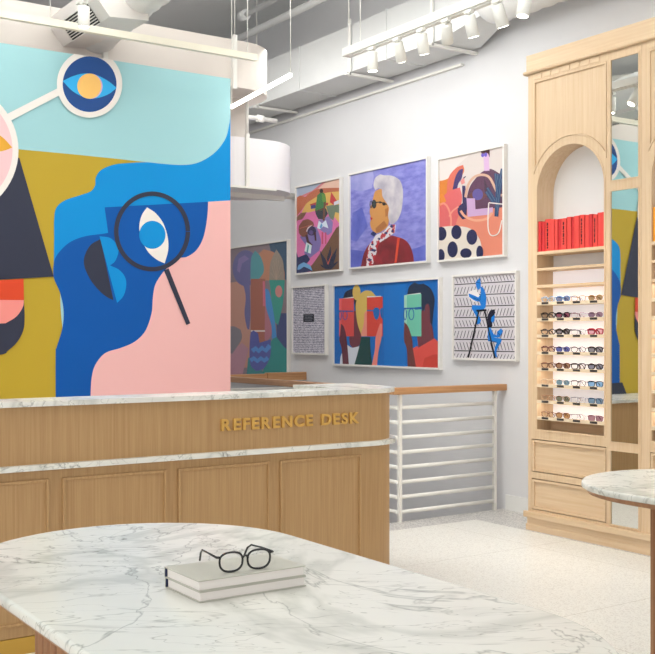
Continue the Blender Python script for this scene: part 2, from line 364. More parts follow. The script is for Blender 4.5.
# 1 picnic
NAVY = (0.13, 0.16, 0.35)
a1 = [((0.86, 0.42, 0.64), None),
      ((0.64, 0.69, 0.78), [(20, 95), (230, 40), (150, 125), (90, 155), (30, 175)]),
      ((0.88, 0.72, 0.64), [(225, 50), (310, 30), (310, 110), (180, 110), (150, 125)]),
      ((0.80, 0.45, 0.47), [(200, 68), (225, 60), (140, 135), (60, 165), (60, 155), (130, 125)]),
      ((0.72, 0.37, 0.24), smooth([(20, 175), (60, 152), (90, 160), (130, 130), (180, 110), (310, 105), (310, 135), (200, 165), (110, 195), (60, 250), (20, 300)])),
      ((0.86, 0.68, 0.33), smooth([(110, 190), (200, 140), (310, 125), (310, 340), (250, 265), (180, 240), (100, 255), (66, 262), (85, 220)])),
      ((0.40, 0.47, 0.38), smooth([(215, 215), (255, 208), (310, 206), (310, 262), (270, 250), (258, 300), (235, 280)])),
      ((0.50, 0.33, 0.24), [(20, 300), (66, 255), (105, 250), (70, 300), (20, 350)]),
      ((0.87, 0.43, 0.66), smooth([(30, 335), (75, 290), (100, 250), (160, 285), (220, 280), (275, 345), (200, 460), (120, 572), (30, 610)], 60)),
      ((0.42, 0.28, 0.19), [(310, 320), (275, 345), (225, 430), (150, 540), (125, 572), (125, 615), (310, 600)]),
      ((0.51, 0.45, 0.70), smooth([(170, 300), (230, 275), (256, 310), (250, 370), (225, 388), (200, 370), (165, 345)])),
      ((0.48, 0.42, 0.68), smooth([(60, 400), (110, 330), (160, 340), (185, 420), (175, 480), (120, 522), (85, 495), (95, 445)])),
      ((0.76, 0.20, 0.22), smooth([(238, 192), (245, 130), (262, 155), (283, 190), (265, 212)])),
      ((0.85, 0.85, 0.9), [(262, 190), (292, 178), (292, 200), (262, 210)]),
      ((0.70, 0.18, 0.22), [(118, 205), (160, 190), (230, 195), (225, 210), (130, 222)]), ((0.2, 0.2, 0.45), [(125, 212), (150, 205), (160, 225), (125, 232)]),
      ((0.17, 0.19, 0.22), smooth([(150, 238), (215, 228), (226, 260), (205, 292), (170, 292), (155, 262)])),
      ((0.20, 0.45, 0.24), smooth([(163, 150), (190, 128), (212, 152), (213, 215), (190, 242), (150, 240), (158, 190)])),
      ((0.35, 0.55, 0.22), smooth([(188, 135), (212, 152), (213, 200), (195, 190)])),
      ((0.20, 0.13, 0.12), ell(188, 124, 11, 13)),
      ((0.42, 0.24, 0.18), smooth([(203, 190), (213, 190), (208, 300), (196, 302), (198, 250)])), ((0.36, 0.2, 0.16), [(150, 245), (160, 245), (205, 235), (200, 225)]),
      ((0.85, 0.90, 0.95), [(163, 345), (173, 300), (192, 318), (215, 298), (230, 347), (200, 335), (180, 352)]), ((0.35, 0.62, 0.82), [(178, 340), (188, 315), (196, 330), (186, 350)]),
      ((0.50, 0.27, 0.20), smooth([(55, 335), (78, 300), (110, 293), (140, 310), (145, 330), (112, 350), (105, 395), (75, 398), (56, 375)])),
      ((0.76, 0.38, 0.30), stroke([(58, 348), (135, 325)], 4)),
      ((0.20, 0.15, 0.30), ell(130, 362, 27, 28)), ((0.33, 0.25, 0.5), ell(128, 372, 12, 14)), ((0.90, 0.82, 0.84), smooth([(98, 365), (110, 340), (138, 325), (112, 348), (104, 368)])),
      ((0.28, 0.14, 0.16), stroke([(100, 385), (108, 425), (132, 450)], 14)), ((0.28, 0.14, 0.16), stroke([(150, 370), (155, 420)], 10)),
      ((0.86, 0.92, 0.93), [(88, 482), (100, 430), (132, 448), (125, 498)]), ((0.30, 0.62, 0.62), [(100, 488), (108, 440), (116, 450), (108, 496)]),
      ((0.78, 0.28, 0.40), stroke([(195, 370), (195, 440)], 9)), ((0.78, 0.28, 0.40), stroke([(215, 370), (215, 440)], 7)),
      (NAVY, smooth([(30, 450), (50, 520), (100, 500), (122, 530), (100, 560), (135, 600), (30, 620)])),
      ((0.42, 0.66, 0.86), smooth([(45, 592), (55, 565), (85, 548), (122, 568), (136, 600), (110, 585), (85, 575), (60, 592)]))]
for tx, ty in ((180, 478), (195, 540), (205, 520), (245, 450), (285, 460), (280, 500), (180, 560), (294, 540)):
    a1.append(((0.10, 0.12, 0.22), [(215, 590), ((215 + tx) / 2 - 6, (590 + ty) / 2), (tx, ty), ((240 + tx) / 2 + 6, (590 + ty) / 2), (250, 590)]))
for tx, ty in ((218, 520), (262, 470)): a1.append(((0.80, 0.32, 0.25), [(226, 560), (tx, ty), (232, 562)]))
a1 = [(tuple(min(1, x * 0.95 + 0.09) for x in c), p) for c, p in a1]
framed('colourful picture of people reading on pink ground, leftmost of the upper row', 8.235, 9.05, 1.985, 2.892, a1, (290, 170, 5.945))
# 2 portrait
brush = noisy('violet_brushwork', (0.60, 0.60, 0.88), (0.45, 0.46, 0.80), 9, 0.6, 6, (1, 1, 3), 0.35, 0.65)
brush2 = noisy('deep_blue_brushwork', (0.42, 0.46, 0.82), (0.32, 0.36, 0.74), 6, 0.6)
brush3 = noisy('lilac_brushwork', (0.70, 0.70, 0.91), (0.60, 0.61, 0.86), 6, 0.6)
coatm = noisy('red_brushwork', (0.62, 0.12, 0.17), (0.45, 0.07, 0.12), 8, 0.6)
scarf = noisy('patterned_scarf', (0.90, 0.88, 0.90), (0.75, 0.15, 0.20), 22, 0.6, 2, (1, 1, 1), 0.47, 0.5)
hairm = noisy('white_hair_brushwork', (0.86, 0.84, 0.85), (0.70, 0.68, 0.74), 7, 0.6)
a2 = [(brush, None), (brush3, smooth([(20, 120), (140, 85), (150, 140), (140, 200), (80, 215), (20, 200)])),
      (brush2, smooth([(20, 520), (110, 530), (100, 620), (20, 620)])), (brush2, smooth([(350, 520), (440, 490), (440, 600), (350, 600)])),
      (brush2, smooth([(40, 330), (90, 300), (120, 400), (60, 480), (30, 470)])),
      (coatm, smooth([(82, 615), (100, 540), (130, 492), (180, 472), (240, 450), (265, 452), (310, 468), (340, 500), (357, 550), (362, 600)])),
      ((0.84, 0.60, 0.34), smooth([(160, 215), (190, 200), (215, 240), (240, 290), (232, 340), (226, 395), (195, 425), (165, 437), (140, 415), (132, 382), (138, 360), (131, 335), (130, 312), (143, 272), (150, 240)])),
      ((0.72, 0.46, 0.25), smooth([(210, 310), (228, 300), (224, 345), (212, 350)])), ((0.70, 0.45, 0.25), smooth([(160, 410), (205, 370), (222, 395), (190, 425), (165, 432)])),
      (hairm, smooth([(158, 210), (150, 180), (160, 145), (185, 127), (205, 132), (235, 133), (265, 142), (290, 163), (303, 205), (303, 260), (295, 320), (278, 362), (255, 388), (236, 388), (226, 345), (230, 300), (208, 262), (196, 240), (194, 206), (175, 200)])),
      ((0.10, 0.10, 0.15), mring(153, 283, 12, 23, 5)), ((0.10, 0.10, 0.15), mring(137, 285, 7, 20, 4)), ((0.2, 0.25, 0.25), ell(154, 283, 8, 18)),
      ((0.12, 0.08, 0.10), stroke([(160, 275), (185, 272), (220, 285)], 6)), ((0.12, 0.08, 0.10), ell(205, 282, 9, 9)), ((0.12, 0.08, 0.10), ell(185, 274, 6, 6)),
      ((0.75, 0.10, 0.15), smooth([(133, 350), (147, 357), (137, 370)])),
      (scarf, smooth([(113, 610), (116, 550), (128, 500), (148, 470), (165, 445), (205, 425), (232, 395), (268, 390), (262, 432), (215, 465), (180, 490), (165, 540), (145, 605)]))]
for cx, cy, rx, ry in ((150, 440, 16, 14), (215, 435, 10, 8), (245, 400, 10, 9), (250, 425, 8, 9), (150, 525, 18, 8), (130, 575, 12, 8), (180, 465, 9, 7), (145, 495, 8, 6)):
    a2.append(((0.16, 0.20, 0.42), smooth([(cx - rx, cy), (cx - rx * .2, cy - ry), (cx + rx, cy - ry * .3), (cx + rx * .3, cy + ry)])))
a2.append(((0.87, 0.30, 0.20), [(276, 458), (289, 460), (272, 590), (260, 592)]))
framed('portrait of a white-haired person in dark glasses and red coat on violet', 6.93, 8.10, 1.992, 2.902, a2, (345, 150, 5.233))
# 3 dinner
SAL = (0.90, 0.55, 0.45)
a3 = [((0.88, 0.84, 0.82), None), ((0.92, 0.88, 0.86), [(22, 105), (200, 60), (120, 130), (60, 210), (10, 220)]),
      (SAL, [(100, 455), (110, 400), (180, 350), (370, 340), (370, 640), (10, 640), (10, 450)]),
      ((0.86, 0.52, 0.20), smooth([(10, 218), (70, 200), (112, 148), (148, 130), (150, 170), (100, 250), (60, 320), (10, 350)])),
      ((0.87, 0.45, 0.36), smooth([(70, 200), (108, 148), (148, 130), (150, 165), (130, 180), (100, 260), (75, 310), (62, 290)])),
      ((0.27, 0.21, 0.44), smooth([(148, 150), (140, 200), (122, 230), (116, 262), (92, 262), (105, 200), (125, 160)])),
      ((0.88, 0.42, 0.42), smooth([(64, 275), (130, 248), (142, 300), (130, 370), (105, 455), (10, 460), (10, 345)])),
      ((0.90, 0.55, 0.20), smooth([(10, 290), (40, 280), (60, 320), (30, 345), (10, 350)])),
      ((0.36, 0.20, 0.32), smooth([(165, 360), (166, 310), (185, 240), (230, 182), (260, 160), (295, 152), (340, 177), (370, 200), (370, 350), (215, 367), (180, 365)])),
      ((0.25, 0.14, 0.24), smooth([(255, 158), (262, 210), (290, 280), (285, 310), (262, 290)])),
      ((0.42, 0.24, 0.24), smooth([(170, 290), (225, 258), (280, 290), (225, 322)])), ((0.38, 0.33, 0.62), ell(224, 285, 28, 30)),
      ((0.87, 0.72, 0.87), smooth([(254, 70), (284, 68), (283, 110), (286, 160), (258, 162)])), ((0.30, 0.12, 0.16), smooth([(240, 58), (262, 45), (287, 52), (287, 92), (278, 70), (245, 73)])),
      ((0.42, 0.35, 0.78), ell(250, 80, 8, 10)), ((0.42, 0.35, 0.78), ell(266, 77, 8, 11)),
      ((0.18, 0.16, 0.36), smooth([(143, 238), (160, 240), (168, 340), (165, 410), (145, 415), (122, 385), (120, 350), (146, 330)])),
      ((0.90, 0.58, 0.56), smooth([(134, 215), (152, 193), (158, 225), (140, 233)])), ((0.15, 0.15, 0.30), stroke([(150, 200), (162, 190)], 5)),
      ((0.82, 0.68, 0.84), [(166, 305), (210, 305), (213, 362), (305, 352), (302, 388), (172, 402)])]
rg = (0.86, 0.70, 0.60)
a3 += [(rg, stroke(open_smooth([(160, 300), (175, 235), (205, 195), (245, 182), (285, 195), (315, 250), (330, 280), (352, 290)]), 13)),
       ((0.93, 0.68, 0.56), stroke(open_smooth([(135, 370), (160, 400), (210, 420), (270, 412), (300, 380)]), 13)),
       ((0.93, 0.60, 0.52), stroke(open_smooth([(22, 340), (50, 332), (72, 360), (85, 410), (84, 455)]), 10)), ((0.93, 0.62, 0.54), stroke(open_smooth([(75, 400), (95, 370), (125, 348)]), 8))]
for p, q in (((320, 400), (330, 180)), ((318, 320), (275, 250)), ((330, 300), (318, 175)), ((335, 290), (352, 205)), ((335, 240), (354, 150)), ((308, 330), (270, 270)), ((325, 400), (345, 230))):
    a3.append(((0.13, 0.27, 0.44), stroke([p, q], 15)))
    a3.append(((0.42, 0.52, 0.62), stroke([p, q], 2)))
a3 += [((0.96, 0.93, 0.90), stroke(open_smooth([(284, 328), (280, 400), (282, 470), (300, 500), (335, 485), (352, 420)]), 6)), ((0.96, 0.93, 0.90), stroke([(284, 328), (360, 336)], 6)),
       ((0.91, 0.87, 0.82), smooth([(10, 457), (100, 450), (180, 460), (225, 500), (245, 550), (250, 640), (10, 640)]))]
for e in ((36, 490, 27, 36), (115, 482, 27, 37), (196, 508, 28, 40), (95, 572, 27, 42), (165, 592, 30, 26), (34, 604, 20, 34), (237, 588, 18, 36)): a3.append(((0.14, 0.15, 0.32), ell(*e)))
framed('pinkish picture of a red-haired woman in polka dots and a man in maroon', 5.99, 6.80, 1.985, 2.866, a3, (435, 140, 5.227))
# 4 far large picture
P = (0.29, 0.28, 0.50)
b0 = [((0.44, 0.37, 0.40), None), ((0.10, 0.22, 0.33), [(170, 20), (260, 0), (260, 200), (200, 160)]),
      ((0.68, 0.46, 0.39), smooth([(-60, 210), (95, 190), (95, 560), (-60, 560)])), ((0.12, 0.16, 0.36), [(205, 330), (260, 330), (260, 600), (205, 600)]),
      (P, ell(75, 140, 55, 76)), (P, smooth([(60, 190), (92, 185), (95, 330), (90, 400), (80, 390), (70, 330), (75, 260)])),
      ((0.42, 0.36, 0.58), smooth([(45, 100), (70, 85), (90, 100), (60, 120), (50, 160), (38, 150)])),
      ((0.66, 0.41, 0.29), smooth([(95, 192), (105, 110), (150, 60), (200, 78), (235, 140), (240, 192)])), ((0.20, 0.50, 0.54), smooth([(95, 190), (98, 100), (115, 65), (140, 95), (152, 150), (130, 190)])),
      ((0.52, 0.46, 0.40), smooth([(205, 60), (232, 110), (238, 190), (174, 190), (180, 115)])), ((0.08, 0.50, 0.44), smooth([(174, 190), (240, 190), (232, 290), (212, 380), (190, 350), (182, 250)])),
      ((0.56, 0.27, 0.19), [(97, 185), (158, 185), (158, 462), (97, 462)]), ((0.60, 0.32, 0.38), smooth([(158, 190), (160, 300), (188, 400), (165, 450), (155, 440)])),
      ((0.15, 0.45, 0.73), smooth([(157, 225), (175, 240), (195, 340), (206, 430), (186, 440), (183, 380), (160, 300)])), ((0.72, 0.30, 0.40), [(147, 195), (156, 195), (160, 300), (148, 300)]),
      ((0.74, 0.42, 0.40), ell(215, 238, 15, 25)), ((0.84, 0.80, 0.78), stroke([(97, 405), (157, 405)], 6)),
      ((0.10, 0.42, 0.44), smooth([(80, 583), (86, 520), (100, 510), (140, 560), (150, 600), (80, 600)])),
      ((0.04, 0.44, 0.42), smooth([(140, 600), (165, 520), (182, 450), (205, 430), (235, 470), (260, 500), (260, 600)])),
      ((0.64, 0.43, 0.50), smooth([(-20, 600), (-10, 510), (30, 480), (60, 455), (88, 480), (60, 600)])), ((0.40, 0.38, 0.42), smooth([(-40, 400), (20, 385), (55, 400), (58, 440), (20, 500), (-40, 500)])),
      ((0.20, 0.23, 0.55), smooth([(95, 425), (108, 402), (128, 415), (134, 455), (182, 440), (180, 510), (155, 560), (120, 575), (94, 540)])),
      ((0.20, 0.45, 0.74), stroke([(104, 490), (118, 478), (130, 490), (145, 476), (160, 488), (178, 466)], 20)), ((0.20, 0.45, 0.74), stroke([(96, 530), (110, 520), (125, 532), (140, 520), (155, 530), (170, 518)], 18))]
for k in range(7):
    q = math.radians(200 + 23 * k); b0.append(((0.62, 0.52, 0.44), stroke([(205, 190), (205 + 26 * math.cos(q), 190 + 90 * math.sin(q))], 2)))
b0 = [(c if not isinstance(c, tuple) else tuple(min(1, x * 0.92 + 0.19) for x in c), p) for c, p in b0]  # colours lifted to paint in a pale veil of reflection
framed('very large teal and rust collage picture, farthest along the wall beside the mural panel', 9.19, 11.1, 0.84, 2.364, b0, (228, 235, 4.22))
# 5 grey text print
def squiggle():
    m = base_mat('dense_grey_handwriting', (0.7, 0.7, 0.75), 0.7); L = m.node_tree.links; b = m.node_tree.nodes['Principled BSDF']
    mp = mapping(m, (1, 1, 2.6)); n = node(m, 'ShaderNodeTexNoise'); n.inputs['Scale'].default_value = 34; n.inputs['Detail'].default_value = 2; L.new(mp.outputs[0], n.inputs['Vector'])
    wv = node(m, 'ShaderNodeTexWave', bands_direction='Z'); wv.inputs['Scale'].default_value = 7; wv.inputs['Distortion'].default_value = 5; wv.inputs['Detail'].default_value = 2; wv.inputs['Detail Scale'].default_value = 6; L.new(mp.outputs[0], wv.inputs['Vector'])
    mx = node(m, 'ShaderNodeMath', operation='ADD'); L.new(n.outputs['Fac'], mx.inputs[0]); L.new(wv.outputs['Fac'], mx.inputs[1])
    r = ramp(m, [(0.35, (0.45, 0.46, 0.55)), (0.55, (0.70, 0.69, 0.75)), (0.85, (0.90, 0.88, 0.92))]); sc = node(m, 'ShaderNodeMath', operation='MULTIPLY'); sc.inputs[1].default_value = 0.62
    L.new(mx.outputs[0], sc.inputs[0]); L.new(sc.outputs[0], r.inputs[0]); L.new(r.outputs[0], b.inputs['Base Color']); return m
b1 = [(squiggle(), None), ((0.08, 0.09, 0.16), [(97, 322), (175, 320), (175, 376), (97, 378)])]
for i in range(4): b1.append(((0.66, 0.68, 0.74), stroke([(106, 333 + 11 * i), (132, 332 + 11 * i), (136, 334 + 11 * i), (166 - 8 * (i % 2), 332 + 11 * i)], 2.2)))
framed('narrow picture of dense grey handwriting with a small black label, leftmost of the lower row', 8.49, 9.12, 1.172, 1.868, b1, (290, 270, 7.27))
# 6 blue readers
S = 371
R_ = lambda pts: [(x + S, y) for x, y in pts]
b2 = [((0.0, 0.41, 0.76), None), ((0.02, 0.45, 0.80), [(365, 0), (510, 0), (510, 700), (365, 700)]),
      ((0.10, 0.12, 0.20), smooth([(88, 158), (105, 115), (150, 92), (182, 120), (186, 200), (175, 255), (160, 160)])),
      ((0.44, 0.20, 0.25), smooth([(158, 240), (175, 240), (195, 330), (212, 410), (205, 460), (185, 490), (150, 490), (133, 460), (132, 400)])),
      ((0.86, 0.88, 0.92), smooth([(66, 615), (75, 540), (115, 470), (150, 490), (200, 480), (165, 615)])),
      ((0.90, 0.89, 0.88), [(92, 157), (160, 146), (162, 158), (70, 164)]), ((0.87, 0.29, 0.28), [(62, 160), (162, 155), (162, 414), (62, 414)]), ((0.92, 0.38, 0.38), [(62, 160), (78, 159), (78, 414), (62, 414)]),
      ((0.86, 0.73, 0.36), smooth([(175, 195), (205, 130), (240, 105), (280, 108), (314, 145), (256, 160), (256, 414), (215, 414), (185, 320)])),
      ((0.86, 0.73, 0.36), ell(180, 118, 27, 52)), ((0.93, 0.58, 0.51), smooth([(252, 240), (234, 258), (228, 330), (215, 380), (210, 414), (258, 414)])),
      ((0.93, 0.91, 0.90), [(252, 143), (345, 141), (350, 150), (252, 155)]), ((0.85, 0.26, 0.20), [(250, 152), (357, 146), (357, 414), (250, 414)]),
      ((0.02, 0.40, 0.72), stroke([(250, 240), (300, 241)], 8)), ((0.02, 0.40, 0.72), smooth([(292, 240), (304, 220), (326, 220), (336, 240), (330, 285), (314, 305), (300, 285)])), ((0.02, 0.40, 0.72), smooth([(338, 238), (346, 222), (357, 222), (357, 300), (344, 280)])),
      ((0.10, 0.33, 0.68), stroke([(62, 243), (160, 245)], 8)), ((0.10, 0.33, 0.68), mring(103, 272, 17, 32, 5)), ((0.10, 0.33, 0.68), mring(70, 272, 11, 32, 5)),
      ((0.40, 0.18, 0.24), smooth([(70, 400), (76, 330), (92, 345), (108, 395), (118, 470), (130, 615), (88, 615), (80, 500), (64, 440)])),
      ((0.04, 0.25, 0.25), smooth([(213, 418), (272, 418), (275, 500), (288, 615), (163, 615), (190, 520)])),
      ((0.93, 0.53, 0.48), smooth([(340, 328), (354, 328), (350, 420), (330, 510), (318, 620), (282, 620), (305, 500), (310, 420)])),
      ((0.07, 0.14, 0.25), smooth(R_([(150, 140), (165, 80), (200, 50), (232, 62), (262, 58), (310, 92), (337, 160), (328, 260), (320, 345), (300, 300), (280, 215), (255, 258), (240, 160)]))),
      ((0.45, 0.21, 0.25), smooth(R_([(245, 240), (270, 240), (275, 205), (292, 192), (303, 222), (308, 320), (322, 352), (333, 430), (228, 497), (218, 410), (245, 380)]))),
      ((0.88, 0.31, 0.27), R_([(188, 497), (222, 478), (226, 492), (335, 428), (380, 465), (380, 640), (214, 640)])), ((0.80, 0.24, 0.19), smooth(R_([(250, 640), (270, 560), (340, 535), (380, 545), (380, 640)]))),
      ((0.93, 0.92, 0.90), R_([(150, 133), (243, 120), (243, 130), (150, 142)])), ((0.44, 0.79, 0.68), R_([(132, 137), (248, 127), (248, 414), (132, 414)])), ((0.66, 0.86, 0.78), R_([(132, 137), (150, 135), (150, 414), (132, 414)])),
      ((0.03, 0.35, 0.66), stroke(R_([(132, 226), (248, 223)]), 9)), ((0.03, 0.35, 0.66), stroke(R_([(205, 226), (248, 223)]), 16)), ((0.03, 0.35, 0.66), mring(181 + S, 265, 20, 40, 6)), ((0.03, 0.35, 0.66), mring(139 + S, 265, 12, 40, 6)),
      ((0.43, 0.21, 0.20), smooth(R_([(134, 318), (160, 350), (185, 430), (192, 500), (216, 640), (156, 640), (150, 500), (132, 440)])))]
b2 = [(tuple(min(1, x * 0.98 + 0.03) for x in c), p) for c, p in b2]
framed('wide blue picture of three people hiding behind red and green books', 6.77, 8.37, 1.075, 1.859, b2, (330, 275, 6.75))
# 7 ladder
BL, K = (0.05, 0.50, 0.86), (0.05, 0.05, 0.10)
b3 = [((0.87, 0.85, 0.87), None)]
rows = ((130, 105), (200, 185), (275, 262), (345, 338), (412, 405), (487, 487), (560, 567), (625, 640)); py = (55, 28)
for k, (l, r) in enumerate(rows):
    if k < 7: b3.append((K, stroke([(20, l), (450, r)], 6)))
    for i in range(19):
        x = 36 + i * 22 + (k * 7) % 9; f = (x - 30) / 408
        y1 = l + (r - l) * f - 8; y0 = py[0] + (py[1] - py[0]) * f + 14; sl = 14 if k % 2 == 0 else -14
        if k == 0: y0 = y1 - 40
        if k == 7: y1 = y0 + 38
        b3.append(((0.20, 0.18, 0.26), stroke([(x - sl / 2, y0 + 5), (x + sl / 2, y1)], 3.8)))
    py = (l, r)
b3 += [((0.95, 0.93, 0.93), smooth([(128, 190), (150, 170), (185, 160), (215, 210), (170, 245), (140, 215)])),
       (BL, smooth([(160, 262), (230, 265), (240, 290), (190, 296), (205, 335), (218, 360), (208, 385), (180, 388), (192, 350), (172, 310), (156, 285)])),
       (BL, smooth([(212, 140), (232, 150), (248, 190), (252, 230), (246, 282), (222, 280), (208, 240), (175, 232), (140, 208), (136, 186), (165, 196), (200, 212), (216, 185)])),
       (BL, smooth([(182, 112), (210, 84), (216, 130), (208, 160), (195, 162), (186, 140)])), (K, stroke([(186, 112), (214, 118)], 3)), (K, stroke([(218, 190), (210, 232), (170, 215)], 3)), (K, stroke([(185, 296), (240, 290)], 3)),
       (K, stroke([(188, 299), (254, 296)], 13)), (K, stroke([(204, 300), (135, 606)], 10)), (K, stroke([(242, 300), (308, 610)], 10)),
       ((0.08, 0.08, 0.18), smooth([(262, 330), (278, 297), (305, 290), (312, 312), (292, 350), (292, 400), (272, 414), (260, 370)])),
       (BL, smooth([(286, 342), (308, 322), (306, 365), (292, 378), (284, 365)])),
       (BL, smooth([(262, 412), (280, 408), (300, 452), (322, 460), (324, 436), (350, 414), (362, 436), (340, 472), (300, 474), (352, 482), (350, 502), (320, 560), (324, 604), (304, 596), (310, 540), (322, 508), (264, 498)])),
       (K, stroke([(270, 492), (320, 506)], 3)), (K, stroke([(326, 440), (345, 460)], 3)), (K, stroke([(262, 400), (312, 610)], 8))]
framed('black and white bookshelf drawing with two blue readers on a ladder', 5.855, 6.61, 1.166, 1.868, b3, (448, 265, 6.54))

# ------------------------------------------------------------------ ducts, straps
def rrect(x0, y0, x1, y1, r, corners=(1, 1, 1, 1), n=10):
    c = [((x0 + r, y0 + r), 180), ((x1 - r, y0 + r), 270), ((x1 - r, y1 - r), 0), ((x0 + r, y1 - r), 90)]; raw = [(x0, y0), (x1, y0), (x1, y1), (x0, y1)]; out = []
    for (p, a), k, q in zip(c, corners, raw): out += arc(p[0], p[1], r, a, a + 90, n) if k else [q]
    return out
t = thing('ventilation_duct', 'pinkish rounded duct with ribbed hose, grille and hanging drum above the mural panel', 'duct', (2.2, 7.7, 3.3))
MB().plate([rrect(1.42, 7.2, 4.45, 8.1, 0.36, (0, 1, 1, 0))], 3.32, 3.69, 'Z', smooth=False).build('casing', PLENUM, t)
MB().plate([rrect(0.4, 7.22, 1.42, 8.1, 0.1, (0, 0, 0, 0))], 3.1, 3.69, 'Z').build('casing', PLENUM, t)
for x in (1.75, 2.9, 3.97): MB().box((x, 7.17, 3.30), (x + 0.035, 7.20, 3.72)).tube([(x + .017, 7.18, 3.7), (x + .017, 7.18, 4.745)], 0.003, 6).build('strap', WHITE, t)
pts = [(2.86, 7.3, 3.55), (2.84, 7.0, 3.58), (2.84, 6.3, 3.64), (2.84, 5.6, 3.66), (2.84, 5.0, 3.68), (2.84, 4.4, 3.70)]
pp = []
for i in range(len(pts) - 1):
    for k in range(14): pp.append(Vector(pts[i]).lerp(Vector(pts[i + 1]), k / 14))
MB().tube(pp, [0.15 + (0.008 if i % 3 == 0 else 0) for i in range(len(pp))], 24).build('ribbed_hose', flat((0.90, 0.90, 0.89), 0.5), t, label='white ribbed flexible hose')
X0, ZB = 2.52, 3.42
hood = MB().plate([[(X0, 3.62), (X0, ZB + .11), (X0 + .09, ZB), (X0 + .36, ZB + .02), (X0 + .36, 3.62)]], 6.35, 7.2, 'Y').build('outlet_hood', flat((0.90, 0.88, 0.86), 0.5), t, label='white slanted outlet hood')
e = Vector((-0.004, 0, -0.004))
P0 = Vector((X0, 7.0, ZB + .11)) + e; ey = Vector((0, -0.5, 0)); ez = Vector((.09, 0, -.11))
MB().add([P0, P0 + ey, P0 + ey + ez, P0 + ez], [(0, 1, 2, 3)]).build('grille_back', flat((0.14, 0.14, 0.15)), hood)
for i in range(9):
    p = P0 + ez * (i / 8) + e; MB().tube([p, p + ey], 0.004, 5).build('grille_slat', WHITE, hood)
MB().plate([rrect(4.0, 7.55, 4.33, 8.0, 0.05)], 2.70, 3.32, 'Z').build('drop_duct', PLENUM, t)
MB().tube([(3.8, 8.05, 3.30), (4.9, 8.05, 3.30)], 0.02, 8).tube([(4.7, 8.05, 3.30), (4.76, 8.05, 3.30)], 0.032, 8).build('support_pipe', WHITE, t)  # small sprinkler pipe, grouped with the duct
dr = MB().plate([rrect(3.80, 7.42, 4.83, 8.25, 0.40, n=16)], 2.58, 2.98, 'Z').build('drum', flat((0.93, 0.92, 0.93), 0.5), t, label='white drum-shaped duct end')
MB().box((4.215, 7.395, 2.565), (4.245, 7.42, 3.01)).box((4.0, 7.39, 2.562), (4.5, 7.41, 2.58)).tube([(4.23, 7.41, 2.98), (4.23, 7.41, 3.325)], 0.014, 6).build('strap', WHITE, dr)
MB().box((4.1, 7.75, 2.54), (4.80, 7.80, 2.58)).build('support_rail', WHITE, dr)
pw = MB().tube([(3.4, 8.9, 2.72), (4.6, 8.9, 2.74), (5.2, 8.9, 2.78), (5.55, 9.1, 2.80), (5.766, 9.12, 2.80)], 0.035, 10).tube([(5.3, 8.9, 2.785), (5.5, 8.9, 2.795)], 0.05, 10)
tag(pw.build('wrapped_pipe', WHITE), 'white wrapped pipe reaching the wall below the hanging drum', 'pipe')
# main rectangular duct
t = thing('rectangular_duct', 'long white rectangular duct running along the art wall near the ceiling', 'duct', (5.5, 4, 3.67))
MB().box((5.31, 6.25, 3.68), (5.72, 10.8, 4.09)).add([(5.31, 6.25, 3.68), (5.72, 6.25, 3.68), (5.72, 6.25, 4.09), (5.31, 6.25, 4.09), (5.31, 5.75, 3.76), (5.55, 5.75, 3.76), (5.55, 5.75, 4.09), (5.31, 5.75, 4.09)], [(0, 1, 5, 4), (1, 2, 6, 5), (2, 3, 7, 6), (3, 0, 4, 7), (4, 5, 6, 7)]).build('casing', DUCT, t)
MB().tube([(5.42, 5.8 - 0.075 * i, 3.91) for i in range(80)], [0.20 + 0.012 * (i % 2) for i in range(80)], 24).build('flexible_sleeve', flat((0.91, 0.91, 0.90), 0.5), t, label='white ribbed sleeve')
for y in (9.6, 8.3, 6.95): MB().box((5.302, y, 3.672), (5.728, y + 0.02, 4.098)).build('joint_flange', DUCT, t)
for y in (9.05, 7.45, 6.33):
    MB().box((5.285, y, 3.64), (5.30, y + .03, 4.14)).box((5.25, y, 3.645), (5.766, y + .03, 3.668)).tube([(5.285, y + .015, 4.1), (5.285, y + .015, 4.745)], 0.008, 6).build('hanger_strap', WHITE, t)
tag(MB().box((5.735, 6.5, 3.59), (5.765, 10, 3.61)).build('cable_tray', WHITE), 'slim white strip under the wall side of the long rectangular duct', 'cable tray')
# ------------------------------------------------------------------ linear lamp, tracks, spot heads
def lamp_bar():
    t = thing('linear_pendant_lamp', 'glowing linear pendant lamp hanging beside the mural panel', 'lamp', (3.88, 6.6, 3.15))
    a, b = Vector((3.95, 7.16, 3.15)), Vector((3.80, 6.06, 3.15))
    MB().tube([a, b], 0.016, 12).build('light_tube', TUBE, t)
    for q in (a, b): MB().tube([q, (q.x, q.y, 4.745)], 0.003, 6).build('suspension_wire', WHITE, t)
    l = bpy.data.lights.new('tube_light', 'AREA'); l.shape = 'RECTANGLE'; l.size = 0.04; l.size_y = 1.08; l.energy = 0.6
    o = bpy.data.objects.new('tube_light', l); C.collection.objects.link(o); o.parent = t; o.location = (a + b) / 2 - t.location - Vector((0, 0, 0.03)); o.rotation_euler = (0, 0, 0.11)
lamp_bar()
ZT = 3.3
t = thing('lighting_track', 'cream lighting track crossing in front of the duct above the mural panel', 'lighting track', (1.5, 6.3, ZT))
MB().box((-1.2, 6.28, ZT - 0.022), (3.67, 6.32, ZT + 0.022)).build('track_bar', CREAM, t)
for x in (3.6, 2.2, 0.9): MB().tube([(x, 6.3, ZT), (x, 6.3, 4.745)], 0.003, 6).build('suspension_wire', WHITE, t)
t = thing('lighting_track', 'thick white lighting track carrying the row of spotlights', 'lighting track', (4.15, 4, ZT))
